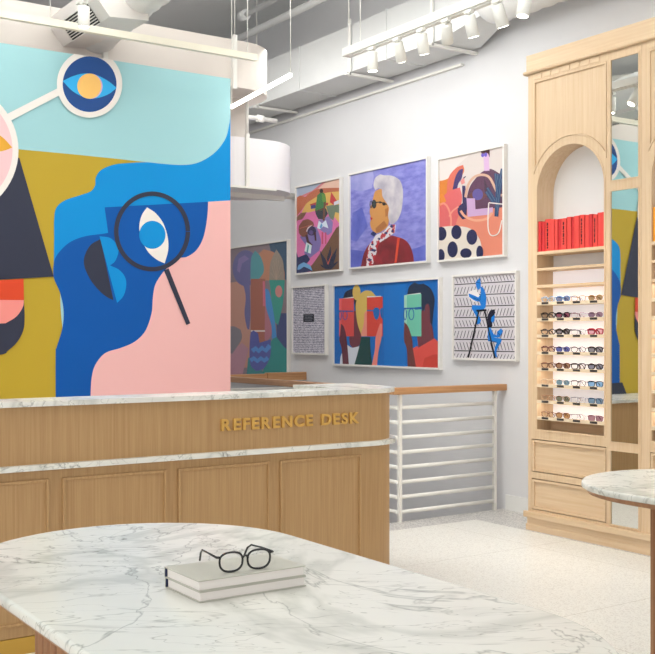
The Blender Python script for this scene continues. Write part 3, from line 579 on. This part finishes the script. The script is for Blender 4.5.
MB().box((4.12, 0.5, ZT - 0.01), (4.19, 5.9, ZT + 0.045)).box((4.14, 0.5, ZT - 0.02), (4.17, 5.8, ZT - 0.01)).build('track_bar', WHITE, t)
for y in (5.75, 4.4, 3.0): MB().tube([(4.165, y, ZT), (4.165, y, 4.745)], 0.003, 6).build('suspension_wire', WHITE, t)
def spot(x, y, z, target, energy, label, size=0.036, group=None, ang=60):
    t = thing('track_spotlight', label, 'spotlight', (x, y, z), group)
    dirv = (Vector(target) - Vector((x, y, z - 0.1))).normalized()
    top = Vector((x, y, z - 0.032))
    MB().box((x - .015, y - .03, z - .02), (x + .015, y + .03, z)).tube([(x, y, z), top], 0.008, 8).tube([top, top + dirv * 0.03], 0.012, 8).build('mount', WHITE, t)
    a = top - dirv * 0.0; b = a + dirv * 0.125
    MB().tube([a, a + dirv * 0.004, b - dirv * 0.002, b], [size * .8, size, size, size * .92], 24).build('lamp_head', WHITE, t)
    MB().tube([b + dirv * 0.0005, b + dirv * 0.002], size * 0.8, 20).build('lens', LAMP, t)
    l = bpy.data.lights.new('spot_beam', 'SPOT'); l.energy = energy; l.spot_size = math.radians(ang); l.spot_blend = 0.7; l.shadow_soft_size = 0.04; l.color = (1, 0.97, 0.93)
    o = bpy.data.objects.new('spot_beam', l); C.collection.objects.link(o); o.parent = t
    o.location = b + dirv * 0.02 - t.location; o.rotation_euler = dirv.to_track_quat('-Z', 'Y').to_euler()
names = ['leftmost spotlight on the thick white track, shining straight down', 'second spotlight from the left end of the white track', 'third spotlight from the left end of the white track',
         'fourth spotlight from the left end of the white track', 'fifth spotlight from the left on the white track', 'sixth spotlight from the left on the white track, near the picture top', 'rightmost visible spotlight on the white track, glowing brightly']
ys = (5.568, 5.299, 5.056, 4.818, 4.612, 4.376, 4.146)
tg = ((4.3, 5.6, 0.0), (5.6, 5.9, 0.6), (5.3, 5.6, 0), (5.6, 6.2, 1.0), (5.2, 4.8, 0.3), (5.2, 4.45, 0.8), (3.6, 4.3, 0))
for nme, y, g in zip(names, ys, tg): spot(4.13, y, ZT - 0.0205, g, 22, nme, group='spotlights on the white track')
tt_ = thing('lighting_track', 'slim track overhead carrying the spotlight above the mural eye', 'lighting track', (2.34, 4.2, 3.42))
MB().box((2.325, 2.0, 3.405), (2.355, 6.2, 3.425)).build('track_bar', WHITE, tt_)
for y in (6.1, 3.2): MB().tube([(2.34, y, 3.42), (2.34, y, 4.745)], 0.003, 6).build('suspension_wire', WHITE, tt_)
spot(2.34, 6.1, 3.405, (2.33, 6.12, 0.8), 12, 'spotlight hanging above the eye on the mural', 0.036)

# ------------------------------------------------------------------ wall cabinets
def bay(y1, sl, sr, label, group=None):
    """unit whose left edge (seen from the room) is y1, going toward smaller y"""
    a1 = y1 - sl; a0 = a1 - 0.624; y0 = a0 - sr; c = (a0 + a1) / 2; r = 0.312; cz = 2.358
    t = thing('arched_display_cabinet', label, 'cabinet', (XC + 0.2, (y0 + y1) / 2, 0), group)
    opening = [(a0, 0.70), (a1, 0.70)] + arc(c, cz, r, 0, 180, 36)
    def panel(o, rr):
        p = [(y1 - 0.055 - o, 3.147 - o), (y0 + 0.018 + o, 3.147 - o)]; hw = min(c - (y0 + .018 + o), (y1 - .055 - o) - c)
        xl = c - (y0 + 0.018 + o); an = math.degrees(math.acos(min(1, xl / rr))); xr = (y1 - .055 - o) - c; an2 = math.degrees(math.acos(min(1, xr / rr)))
        return p + arc(c, cz, rr, 180 - an, an2, 30)
    pan = panel(0, r + 0.045)
    d1 = rect(a0 - 0.006, 0.412, a1 + 0.04 * (sl > .07), 0.642); d2 = rect(a0 - .006, 0.148, a1 + 0.04 * (sl > .07), 0.366)
    MB().plate([rect(y0, 0.0, y1, 3.22), opening, pan, d1, d2], XC, XC + 0.18).build('carcass', OAK, t)
    MB().box((XC + 0.185, y0, 0.0), (XW - 0.001, y1, 3.22)).build('cabinet_back', OAK, t)
    MB().plate([rect(a0 - .02, 0.69, a1 + .02, 1.82)], XC + 0.170, XC + 0.178).build('backlit_panel', BACKLIT, t, label='glowing white back panel')
    MB().plate([rect(a0 - .02, 1.82, a1 + .02, 2.70)], XC + 0.174, XC + 0.182).build('arch_back_panel', flat((0.93, 0.925, 0.92)), t, label='plain white back panel under the arch')
    MB().box((XC + .150, a0, 0.70), (XC + .168, a1, 0.772)).build('lower_back_panel', OAKH, t)
    MB().plate([panel(0.012, r + 0.058)], XC + 0.008, XC + 0.03).build('upper_panel', OAK, t)
    MB().plate([panel(0.002, r + 0.047), panel(0.012, r + 0.057)], XC - 0.004, XC + 0.02).build('panel_moulding', OAK, t)
    MB().plate([[(a0 + .0, 0.70)] + [(a1, 0.70)] + arc(c, cz, r, 0, 180, 36), [(a0 + .012, 0.712), (a1 - .012, 0.712)] + arc(c, cz, r - .012, 0, 180, 36)], XC - 0.004, XC + 0.010).build('arch_moulding', OAK, t)
    for z0, z1 in ((0.412, 0.642), (0.148, 0.366)):
        ad = a1 + 0.04 * (sl > .07); q = MB().box((XC + 0.012, a0 + .0, z0 + .008), (XC + 0.15, ad - .008, z1 - .008))
        q.plate([rect(a0 + .0, z0 + .006, ad - .006, z1 - .006), rect(a0 + .016, z0 + .022, ad - .022, z1 - .022)], XC - 0.002, XC + 0.013)
        q.build('drawer', OAKH, t)
    k = 0; y = y1 - 0.06
    dm = MB()
    while y - 0.075 > y0 + 0.03:
        dm.box((XC - 0.004, y - 0.07, 3.158), (XC, y, 3.198)); y -= 0.086
    dm.build('dentil_band', OAKH, t)
    for z, th in ((1.95, 0.022), (1.835, 0.018), (1.718, 0.02)):
        s_ = MB().bbox((XC - 0.002, a0 + .001, z - th), (XC + 0.168, a1 - .001, z), 0.002).build('shelf', OAKH, t)
    rowz = [1.581, 1.469, 1.355, 1.237, 1.124, 1.011, 0.899, 0.785]; shs = []
    for z in rowz:
        s_ = MB().box((XC + 0.004, a0 + .001, z - 0.004), (XC + 0.168, a1 - .001, z + 0.004)).box((XC - 0.002, a0 + .001, z - 0.004), (XC + 0.004, a1 - .001, z + 0.019)).build('display_shelf', flat((0.90, 0.82, 0.70), 0.45), t)
        for yc in (a1 - 0.092, a1 - 0.234, a1 - 0.379, a1 - 0.527):
            MB().box((XC - 0.0035, yc - 0.028, z + 0.002), (XC - 0.002, yc + 0.034, z + 0.0165)).build('price_tag', flat((0.22, 0.20, 0.19), 0.5), s_)
        shs.append(z)
        l = bpy.data.lights.new('shelf_light', 'AREA'); l.shape = 'RECTANGLE'; l.size = 0.02; l.size_y = 0.60; l.energy = 0.4; l.color = (1, 0.97, 0.92)
        o = bpy.data.objects.new('shelf_light', l); C.collection.objects.link(o); o.parent = t
        o.location = Vector((XC + 0.03, c, z + 0.108)) - t.location; o.rotation_euler = (0, 0, 0)
    return a0, a1, y0, rowz
A0, A1_, Y0a, rowz = bay(5.302, 0.075, 0.027, 'arched oak cabinet with red books and rows of eyeglasses')
mt = thing('mirror_cabinet', 'narrow oak cabinet strip with three stacked mirrors between the arched cabinets', 'mirror', (XC + 0.2, 4.446, 0))
mz = ((2.368, 3.145), (0.682, 2.298), (0.148, 0.623))
MB().plate([rect(4.317, 0, 4.575, 3.22)] + [rect(4.337, a, 4.561, b) for a, b in mz], XC, XC + 0.06).build('face_frame', OAK, mt)
MB().box((XC + 0.065, 4.317, 0), (XW - 0.001, 4.575, 3.22)).build('cabinet_back', OAK, mt)
for a, b in mz:
    MB().box((XC + 0.003, 4.338, a + .001), (XC + 0.01, 4.560, b - .001)).build('mirror', MIRROR, mt)
    MB().plate([rect(4.330, a - .008, 4.568, b + .008), rect(4.338, a, 4.560, b)], XC - 0.004, XC - 0.0005).build('mirror_moulding', OAK, mt)
B0, B1_, Y0b, _ = bay(4.315, 0.067, 0.027, 'arched oak cabinet with amber books, cut off by the right edge')
# cornice and plinth
co = thing('cornice', 'plain oak cornice board with a rounded bead along the top of the wall cabinets', 'cornice', (XC, 4.4, 3.2))
MB().box((XC - 0.012, Y0b - 0.01, 3.222), (XW - 0.001, 5.308, 3.335)).build('fascia', OAKH, co)
MB().tube([(XC - 0.014, 5.328, 3.212), (XC - 0.014, Y0b - .02, 3.212)], 0.013, 10).tube([(XC - 0.014, 5.325, 3.212), (XW - .01, 5.325, 3.212)], 0.013, 10).build('bead', OAKH, co)
pl = thing('plinth', 'stepped oak plinth moulding along the foot of the wall cabinets', 'plinth', (XC, 4.4, 0))
MB().bbox((XC - 0.025, Y0b - .02, 0.09), (XC - 0.001, 5.327, 0.132), 0.003).build('cap_moulding', OAKH, pl)
MB().box((XC - 0.006, Y0b - .01, 0.042), (XC - 0.001, 5.306, 0.09)).box((XC - 0.013, Y0b - .01, 0.0), (XC - 0.001, 5.312, 0.042)).build('base_board', OAKH, pl)

# books on the arched shelves
def shelf_books(a1, widths, cols, hs, zb, colname, cnt_words, group, step=0.0):
    y = a1 - 0.003
    for i, (wd, h, c) in enumerate(zip(widths, hs, cols)):
        b = thing('shelved_book', '%s %s book standing on the shelf under the arch, %s' % (cnt_words[i][0], colname, cnt_words[i][1]), 'book', (XC + 0.09, y - wd / 2, zb), group)
        x0 = XC + 0.012 + 0.004 * ((i * 7) % 3)
        cv = MB()
        cv.box((x0 + .002, y - 0.0025, zb), (x0 + 0.14, y, zb + h)).box((x0 + .002, y - wd + .001, zb), (x0 + 0.14, y - wd + .0035, zb + h))
        cv.plate([[(x0 + .003, y - 0.0), (x0, y - wd * .3), (x0 - 0.001, y - wd * .5), (x0, y - wd * .7), (x0 + .003, y - wd + .001), (x0 + .006, y - wd + .001), (x0 + .006, y)]], zb, zb + h, 'Z')
        cv.build('cover', flat(c, 0.5), b)
        MB().box((x0 + .007, y - wd + .004, zb + .003), (x0 + 0.136, y - .003, zb + h - .004)).build('pages', flat((0.92, 0.90, 0.85)), b)
        if i in (2, 6, 10, 13):
            tt = MB(); z = zb + h - 0.025
            while z > zb + 0.03:
                L_ = random.choice((0.012, 0.02, 0.028)); tt.box((x0 - 0.0018, y - wd * .62, z - L_), (x0 - 0.0008, y - wd * .38, z)); z -= L_ + 0.005
            tt.build('spine_title', flat((0.25, 0.05, 0.06)), b)
        y -= wd
ordn = ['leftmost', 'second', 'third', 'fourth', 'fifth', 'sixth', 'seventh', 'eighth', 'ninth', 'tenth', 'eleventh', 'twelfth', 'thirteenth', 'fourteenth', 'fifteenth', 'rightmost']
wds = [0.033, 0.028, 0.046, 0.042, 0.026, 0.034, 0.044, 0.038, 0.026, 0.043, 0.040, 0.040, 0.030, 0.034, 0.036, 0.042]
wds = [x * 0.616 / sum(wds) for x in wds]
hs = [0.212, 0.209, 0.222, 0.216, 0.213, 0.214, 0.213, 0.219, 0.217, 0.219, 0.222, 0.215, 0.219, 0.214, 0.223, 0.222]
R1, R2 = (0.93, 0.30, 0.27), (0.84, 0.20, 0.21)
words = [('slim' if w_ < .03 else 'thick' if w_ > .041 else 'medium', ('leftmost' if i == 0 else 'rightmost of the row' if i == 15 else ordn[i] + ' from the left')) for i, w_ in enumerate(wds)]
shelf_books(A1_, wds, [R2 if i in (0, 1, 5, 8, 12) else R1 for i in range(16)], hs, 1.951, 'red', words, 'red books under the left arch')
shelf_books(B1_, wds[:5], [(0.96, 0.64, 0.22), (0.92, 0.58, 0.18)] * 3, hs, 1.951, 'amber', words, 'amber books under the right arch')

# ------------------------------------------------------------------ eyeglasses
def lens_outline(cx, cz, w_, h, shape, n=28):
    out = []
    for i in range(n):
        q = 2 * PI * i / n; c, s_ = math.cos(q), math.sin(q); p = {'round': 2.0, 'square': 3.4, 'panto': 2.5}[shape]
        x = math.copysign(abs(c) ** (2 / p), c) * w_ / 2; z = math.copysign(abs(s_) ** (2 / p), s_) * h / 2
        x *= 1 + 0.10 * (z / h)
        out.append((cx + x, 0, cz + z))
    return out
_lensm = {}
def lensmat(c):
    if c not in _lensm: _lensm[c] = pane('lens', (1, 1, 1) if c is None else lin(tuple(x * 0.75 + 0.2 for x in c)), 0.0, 0.03)  # lens tints paled, putting the backlight's wash into the colour
    return _lensm[c]
_protos = {}
def make_glasses(fc, lc, shape, th, W=0.122, LH=0.037, tl=0.115):
    key = (fc, lc, shape, th, W)
    if key in _protos: return _protos[key]
    lw = W * 0.405; cz = LH / 2 + th; dx = W * 0.247; fm = flat(fc, 0.25, 0.0, 0.6)
    fr = MB()
    for s_ in (-1, 1):
        ol = [(x * 1, y, z) for x, y, z in lens_outline(0, cz, lw, LH, shape)]
        ol = [(s_ * x + s_ * dx, y + 0.05 * abs(s_ * dx + x) * 0.1, z) for x, y, z in ol]
        fr.tube(ol, th, 8, closed=True)
        ex = s_ * (dx + lw / 2)
        fr.tube([(ex, 0.001, cz + LH * .28), (s_ * W / 2, 0.001, cz + LH * .30), (s_ * W / 2, 0.008, cz + LH * .30)], th * 1.15, 8)
    b = dx - lw / 2
    fr.tube([(-b - .001, 0, cz + LH * .12), (-b * .4, -.001, cz + LH * .26), (b * .4, -.001, cz + LH * .26), (b + .001, 0, cz + LH * .12)], th, 8)
    objs = {'front_frame': (fr, fm)}
    out = []
    for nme, (mb, m) in objs.items(): out.append((nme, mb, m))
    for s_ in (-1, 1):
        l = MB(); ol = [(s_ * x + s_ * dx, 0.0005, z) for x, y, z in lens_outline(0, cz, lw - th, LH - th, shape)]
        l.add(ol, [tuple(range(len(ol)))]); out.append(('lens', l, lensmat(lc)))
    for s_ in (-1, 1):
        tm = MB(); zt = cz + LH * .30
        tm.tube([(s_ * W / 2, 0.004, zt), (s_ * W * .485, tl * .4, zt), (s_ * W * .45, tl * .78, zt - .002), (s_ * W * .43, tl * .9, zt - .010), (s_ * W * .41, tl, 0.004)], [th * 1.1, th * .9, th * .9, th * 1.0, th * 1.0], 8)
        out.append(('temple', tm, fm))
    _protos[key] = [nm for nm in out]; return _protos[key]
_gm = {}
def place_glasses(spec, loc, rz, label, group=None):
    fc, lc, shape, th = spec[:4]; W = spec[4] if len(spec) > 4 else 0.122
    t = thing('eyeglasses', label, 'eyeglasses', loc, group); t.rotation_euler = (0, 0, rz)
    for k, (nm, mb, m) in enumerate(make_glasses(fc, lc, shape, th, W)):
        key = (fc, lc, shape, th, W, k)
        if key in _gm:
            o = _gm[key].copy(); C.collection.objects.link(o); o.parent = t
        else:
            o = mb.build(nm, m, t, local=True); _gm[key] = o
    return t
BK, TORT, GOLDF, SILV, CLR = (0.05, 0.05, 0.06), (0.38, 0.20, 0.12), (0.72, 0.55, 0.32), (0.62, 0.62, 0.66), (0.80, 0.82, 0.86)
specs = [
 [((0.55, 0.66, 0.76), None, 'round', .0018, 'pale blue clear-framed eyeglasses'), ((0.35, 0.55, 0.75), (0.40, 0.45, 0.62), 'round', .002, 'blue-framed round sunglasses'), (GOLDF, None, 'panto', .0011, 'thin gold wire eyeglasses'), (GOLDF, (0.58, 0.47, 0.25), 'round', .0012, 'gold round sunglasses with olive-brown lenses')],
 [(BK, None, 'panto', .0024, 'chunky black clear-lens eyeglasses'), (BK, (0.62, 0.28, 0.34), 'round', .0023, 'black sunglasses with burgundy lenses'), ((0.78, 0.66, 0.70), None, 'round', .001, 'thin pinkish wire eyeglasses'), ((0.72, 0.62, 0.64), (0.56, 0.42, 0.50), 'round', .0011, 'round sunglasses with mauve lenses')],
 [((0.20, 0.16, 0.16), None, 'round', .0022, 'dark brown round eyeglasses'), (BK, (0.42, 0.42, 0.45), 'round', .003, 'very thick black tinted sunglasses'), (SILV, None, 'panto', .001, 'thin silver-grey wire eyeglasses'), ((0.62, 0.10, 0.20), (0.85, 0.62, 0.68), 'square', .0028, 'crimson eyeglasses with pink lenses')],
 [((0.34, 0.08, 0.12), None, 'panto', .002, 'dark red eyeglasses'), ((0.35, 0.36, 0.55), (0.18, 0.26, 0.62), 'round', .0014, 'sunglasses with deep blue lenses'), (BK, None, 'round', .0013, 'thin black round eyeglasses'), (BK, (0.40, 0.42, 0.46), 'square', .002, 'black sunglasses with grey lenses')],
 [(TORT, None, 'panto', .002, 'tortoiseshell clear-lens eyeglasses'), (TORT, (0.50, 0.36, 0.22), 'round', .002, 'tortoiseshell sunglasses with brown lenses'), (BK, None, 'square', .002, 'black square eyeglasses'), ((0.10, 0.10, 0.14), (0.38, 0.42, 0.50), 'round', .0024, 'black sunglasses with smoky lenses')],
 [((0.88, 0.78, 0.66), None, 'panto', .0015, 'pale peach clear eyeglasses'), ((0.62, 0.68, 0.72), (0.30, 0.52, 0.62), 'round', .001, 'rimless-looking sunglasses with teal-blue lenses'), ((0.15, 0.15, 0.18), None, 'square', .0012, 'thin black square eyeglasses'), ((0.12, 0.14, 0.22), (0.42, 0.66, 0.86), 'square', .0016, 'dark sunglasses with light blue lenses')],
 [((0.76, 0.58, 0.44), None, 'square', .0014, 'thin honey-coloured square eyeglasses'), ((0.55, 0.42, 0.25), (0.42, 0.46, 0.34), 'round', .0013, 'gold-brown sunglasses with green lenses'), (SILV, None, 'square', .001, 'thin silver square eyeglasses'), ((0.35, 0.45, 0.55), (0.42, 0.60, 0.74), 'square', .0016, 'grey-blue sunglasses with sky-blue lenses')],
 [((0.50, 0.34, 0.24), None, 'panto', .0014, 'brown mottled eyeglasses'), ((0.48, 0.30, 0.18), (0.68, 0.50, 0.28), 'round', .0015, 'brown sunglasses with amber lenses'), (SILV, None, 'round', .0009, 'fine silver round eyeglasses'), ((0.55, 0.40, 0.45), (0.56, 0.38, 0.44), 'square', .0014, 'sunglasses with plum lenses')]]
shelfw = ['top', 'second', 'third', 'fourth', 'fifth', 'sixth', 'seventh', 'bottom']
for r_, row in enumerate(specs):
    for c_, sp in enumerate(row):
        yc = (5.134, 4.995, 4.853, 4.712)[c_] + 0.004 * ((r_ * 3 + c_) % 3 - 1)
        place_glasses((sp[0], sp[1], sp[2], sp[3] * 1.65, 0.137), (XC + 0.022, yc, rowz[r_] + 0.0045 + 0.010), -PI / 2 + 0.03 * ((r_ + c_) % 3 - 1),
                      '%s, %s on the %s eyewear shelf' % (sp[4], ('leftmost', 'second from left', 'third from left', 'rightmost')[c_], shelfw[r_]), 'eyeglasses on the cabinet shelves')
# ------------------------------------------------------------------ reference desk
YB = 4.44; cxr, rr = 3.28, 0.263
def desk_outline(o, yback, xin):
    """outline at outward offset o; strip back at yback[0], wing back yback[1]"""
    r = rr + o; f = YB - o; cy = YB + rr
    return [(-1.2, f)] + arc(cxr, cy, r, 270, 360, 24) + [(cxr + r, yback[1]), (xin, yback[1]), (xin, yback[0]), (-1.2, yback[0])]
t = thing('reference_desk', 'long oak reception desk with a rounded end and marble counter', 'desk', (1.4, 4.5, 0))
MB().plate([desk_outline(0, (4.62, 5.02), 3.24)], 0.075, 1.062, 'Z').build('body', OAKD, t)
MB().plate([desk_outline(0.028, (4.665, 5.06), 3.19)], 1.062, 1.085, 'Z').build('counter_top', MARBLE, t, label='white marble counter slab')
MB().plate([desk_outline(0.034, (4.58, 5.0), 3.3)], 0.787, 0.811, 'Z').build('ledge', MARBLE, t, label='white marble ledge band')
MB().plate([desk_outline(0.004, (4.5, 5.0), 3.3)], 0.0, 0.073, 'Z').build('kick_plate', BRASS, t, label='brass kick plate')
fr = MB()
for i in range(8):
    x0 = 2.719 - 0.5585 * i; x1 = x0 + 0.50
    for (a, b, c, d) in ((x0, .125, x0 + .014, .745), (x1 - .014, .125, x1, .745)): fr.bbox((a, YB - 0.014, b), (c, YB + 0.002, d), 0.004)
    fr.bbox((x0, YB - 0.010, .731), (x1, YB + 0.002, .745), 0.003).bbox((x0, YB - 0.010, .125), (x1, YB + 0.002, .139), 0.003)
    MBp = MB().box((x0 + .014, YB - 0.002, .139), (x1 - .014, YB + .001, .731)).build('recessed_panel', OAKD, t)
    fr.build('panel_moulding', OAKD, t); fr = MB()
lt = 'REFERENCE DESK'
fnt = []
for ch in lt:
    if ch == ' ': fnt.append(None); continue
    cu = bpy.data.curves.new('glyph', 'FONT'); cu.body = ch; cu.size = 0.0765; cu.extrude = 0.006; cu.offset = 0.0026; cu.resolution_u = 6
    tmp = bpy.data.objects.new('glyph', cu); C.collection.objects.link(tmp); bpy.context.view_layer.update()
    me = bpy.data.meshes.new_from_object(tmp.evaluated_get(bpy.context.evaluated_depsgraph_get())); bpy.data.objects.remove(tmp)
    xs = [v.co.x for v in me.vertices]; 
    for v in me.vertices: v.co.x *= 1.12
    fnt.append((me, min(xs) * 1.12, max(xs) * 1.12))
gap = 0.0; tot = sum((g[2] - g[1]) for g in fnt if g); X0, X1, sp_ = 2.388, 3.203, 0.040
gap = (X1 - X0 - tot - sp_) / (len([g for g in fnt if g]) - 1)
lett = bpy.data.objects.new('lettering', None); C.collection.objects.link(lett); lett.parent = t; lett['label'] = 'raised gold capital letters reading REFERENCE DESK'
x = X0
for g in fnt:
    if g is None: x += sp_; continue
    me, a, b = g
    for v in me.vertices: v.co = Vector(((v.co.x - a), -v.co.z, v.co.y))
    me.materials.clear(); me.materials.append(GOLD)
    o = bpy.data.objects.new('letter', me); C.collection.objects.link(o); o.parent = lett
    o.location = Vector((x, YB - 0.006, 0.911)) - t.location; x += (b - a) + gap
# back counter under the mural (seen in the mirror)
t = thing('back_counter', 'low oak counter with marble top standing under the mural panel, seen in the mirror', 'counter', (1.3, 6.5, 0))
MB().box((-1.2, 6.24, 0), (3.6, 6.90, 0.765)).build('body', OAKD, t)
MB().box((-1.2, 6.21, 0.765), (3.63, 6.90, 0.79)).build('counter_top', MARBLE, t)

# ------------------------------------------------------------------ stair guard rail
t = thing('stair_railing', 'white bar guard rail with oak handrail around the stairwell beside the art wall', 'railing', (5.2, 6.03, 0))
def bars(p, q, nz=8):
    for i in range(nz):
        z = 0.073 + i * 0.1092
        MB().tube([(p[0], p[1], z), (q[0], q[1], z)], 0.0145, 10).build('bar', WHITE, t)
def posts(ps):
    for x, y in ps: MB().box((x - .013, y - .013, 0), (x + .013, y + .013, 0.935)).build('post', WHITE, t)
posts([(5.665, 6.03), (4.725, 6.03), (4.71, 7.4), (4.71, 8.75), (5.6, 8.92)])
bars((4.735, 6.03), (5.65, 6.03)); bars((4.71, 6.04), (4.71, 8.9)); bars((4.71, 8.92), (5.7, 8.92))
MB().bbox((4.65, 5.995, 0.935), (5.766, 6.06, 0.985), 0.004).build('handrail', OAKR, t)
MB().bbox((4.65, 6.062, 0.935), (4.73, 8.88, 0.985), 0.004).build('handrail', OAKRY, t)
MB().bbox((3.9, 8.885, 0.935), (5.3, 8.95, 0.985), 0.004).build('handrail', OAKR, t)
MB().bbox((5.31, 8.885, 0.915), (5.766, 8.955, 0.995), 0.004).build('handrail', OAKR, t)

# ------------------------------------------------------------------ marble tables
def stadium(cx, ya, yb, r, n=28): return arc(cx, yb, r, 0, 180, n) + arc(cx, ya, r, 180, 360, n)
def table(label, cx, ya, yb, base_c, base_r=0.2, pb=0.12):
    t = thing('marble_table', label, 'table', (cx, (ya + yb) / 2, 0))
    r = 0.395; prof = [(0.848, -0.010), (0.8495, -0.004), (0.853, 0.0), (0.862, 0.0), (0.8665, -0.0015), (0.869, -0.004), (0.870, -0.008)]
    mb = MB(); rings = [[(x, y, z) for x, y in stadium(cx, ya, yb, r + o)] for z, o in prof]; n = len(rings[0])
    vs = [p for g in rings for p in g]; fs = []
    for k in range(len(prof) - 1):
        for i in range(n): j = (i + 1) % n; fs.append((k * n + i, k * n + j, (k + 1) * n + j, (k + 1) * n + i))
    mb.add(vs, fs, 0, True); mb.add(rings[0], [tuple(range(n))]); mb.add(rings[-1], [tuple(range(n))])
    mb.build('table_top', MARBLE, t, label='white marble slab with grey veins')
    sb = MB(); ra = [(x, y, 0.8475) for x, y in stadium(cx, ya, yb, r - 0.012)]; rb = [(x, y, 0.833) for x, y in stadium(cx, ya, yb, r - 0.02)]; rc = [(x, y, 0.826) for x, y in stadium(cx, ya, yb, r - 0.05)]
    vs = ra + rb + rc; fs = [(k * n + i, k * n + (i + 1) % n, (k + 1) * n + (i + 1) % n, (k + 1) * n + i) for k in range(2) for i in range(n)] + [tuple(range(n)), tuple(range(2 * n, 3 * n))]
    sb.add(vs, fs).build('under_top', OAKT, t)
    # fluted pedestal
    base = stadium(cx, base_c[0], base_c[1], base_r, 60); out = []; P = [Vector(p) for p in base]; L = 0; seg = []
    for i in range(len(P)):
        d = (P[(i + 1) % len(P)] - P[i]).length; seg.append(L); L += d
    N = 520; flutes = round(L / 0.042)
    for k in range(N):
        s_ = L * k / N; i = max(j for j in range(len(P)) if seg[j] <= s_ + 1e-9); a = P[i]; b = P[(i + 1) % len(P)]
        tt = (s_ - seg[i]) / max(1e-9, (b - a).length); p = a.lerp(b, tt); tn = (b - a).normalized(); nn = Vector((tn.y, -tn.x))
        out.append(tuple(p + nn * 0.018 * abs(math.sin(PI * flutes * s_ / L)) ** 0.55))
    MB().plate([out], 0.02, 0.826, 'Z').build('fluted_pedestal', OAKT, t)
    MB().plate([stadium(cx, base_c[0], base_c[1], base_r + 0.012, 30)], 0.0, 0.02, 'Z').build('foot_plate', BRASS, t)
    return t
table('large oblong white marble table in the foreground carrying two grey books', 0.998, 1.352, 2.215, (1.45, 2.30), 0.2)
table('rounded white marble table entering at the right edge in front of the cabinets', 3.013, 1.33, 2.20, (1.5, 2.14), 0.195)

# ------------------------------------------------------------------ books and glasses on the table
def book(label, x0, y0, x1, y1, z0, h):
    t = thing('book', label, 'book', ((x0 + x1) / 2, (y0 + y1) / 2, z0), None)
    cv = MB(); c = 0.0022; g = (0.735, 0.725, 0.675)
    cv.bbox((x0, y0, z0), (x1, y1, z0 + c), 0.0006).bbox((x0, y0, z0 + h - c), (x1, y1, z0 + h), 0.0006).box((x0, y1 - c, z0 + .001), (x1, y1, z0 + h - .001))
    cv.build('cover', flat(g, 0.5), t)
    MB().box((x0 + .003, y0 + .003, z0 + c), (x1 - .003, y1 - .003, z0 + h - c)).build('pages', flat((0.91, 0.885, 0.86), 0.8), t)
    MB().tube([(x0 + .0015, y1 - .006, z0 + c), (x0 + .0015, y1 - .006, z0 + h - c)], 0.0028, 6).build('headband', flat((0.15, 0.18, 0.30)), t)
    return t
book('grey clothbound book lying flat on the marble table, lower of the two', 0.894, 1.744, 1.131, 1.893, 0.8703, 0.0203)
book('grey clothbound book directly under the black eyeglasses, upper of the two', 0.892, 1.745, 1.130, 1.892, 0.8908, 0.0205)
place_glasses((BK, None, 'panto', 0.0022, 0.119), (1.006, 1.770, 0.9113), -0.10, 'black round eyeglasses resting on the stack of grey books')
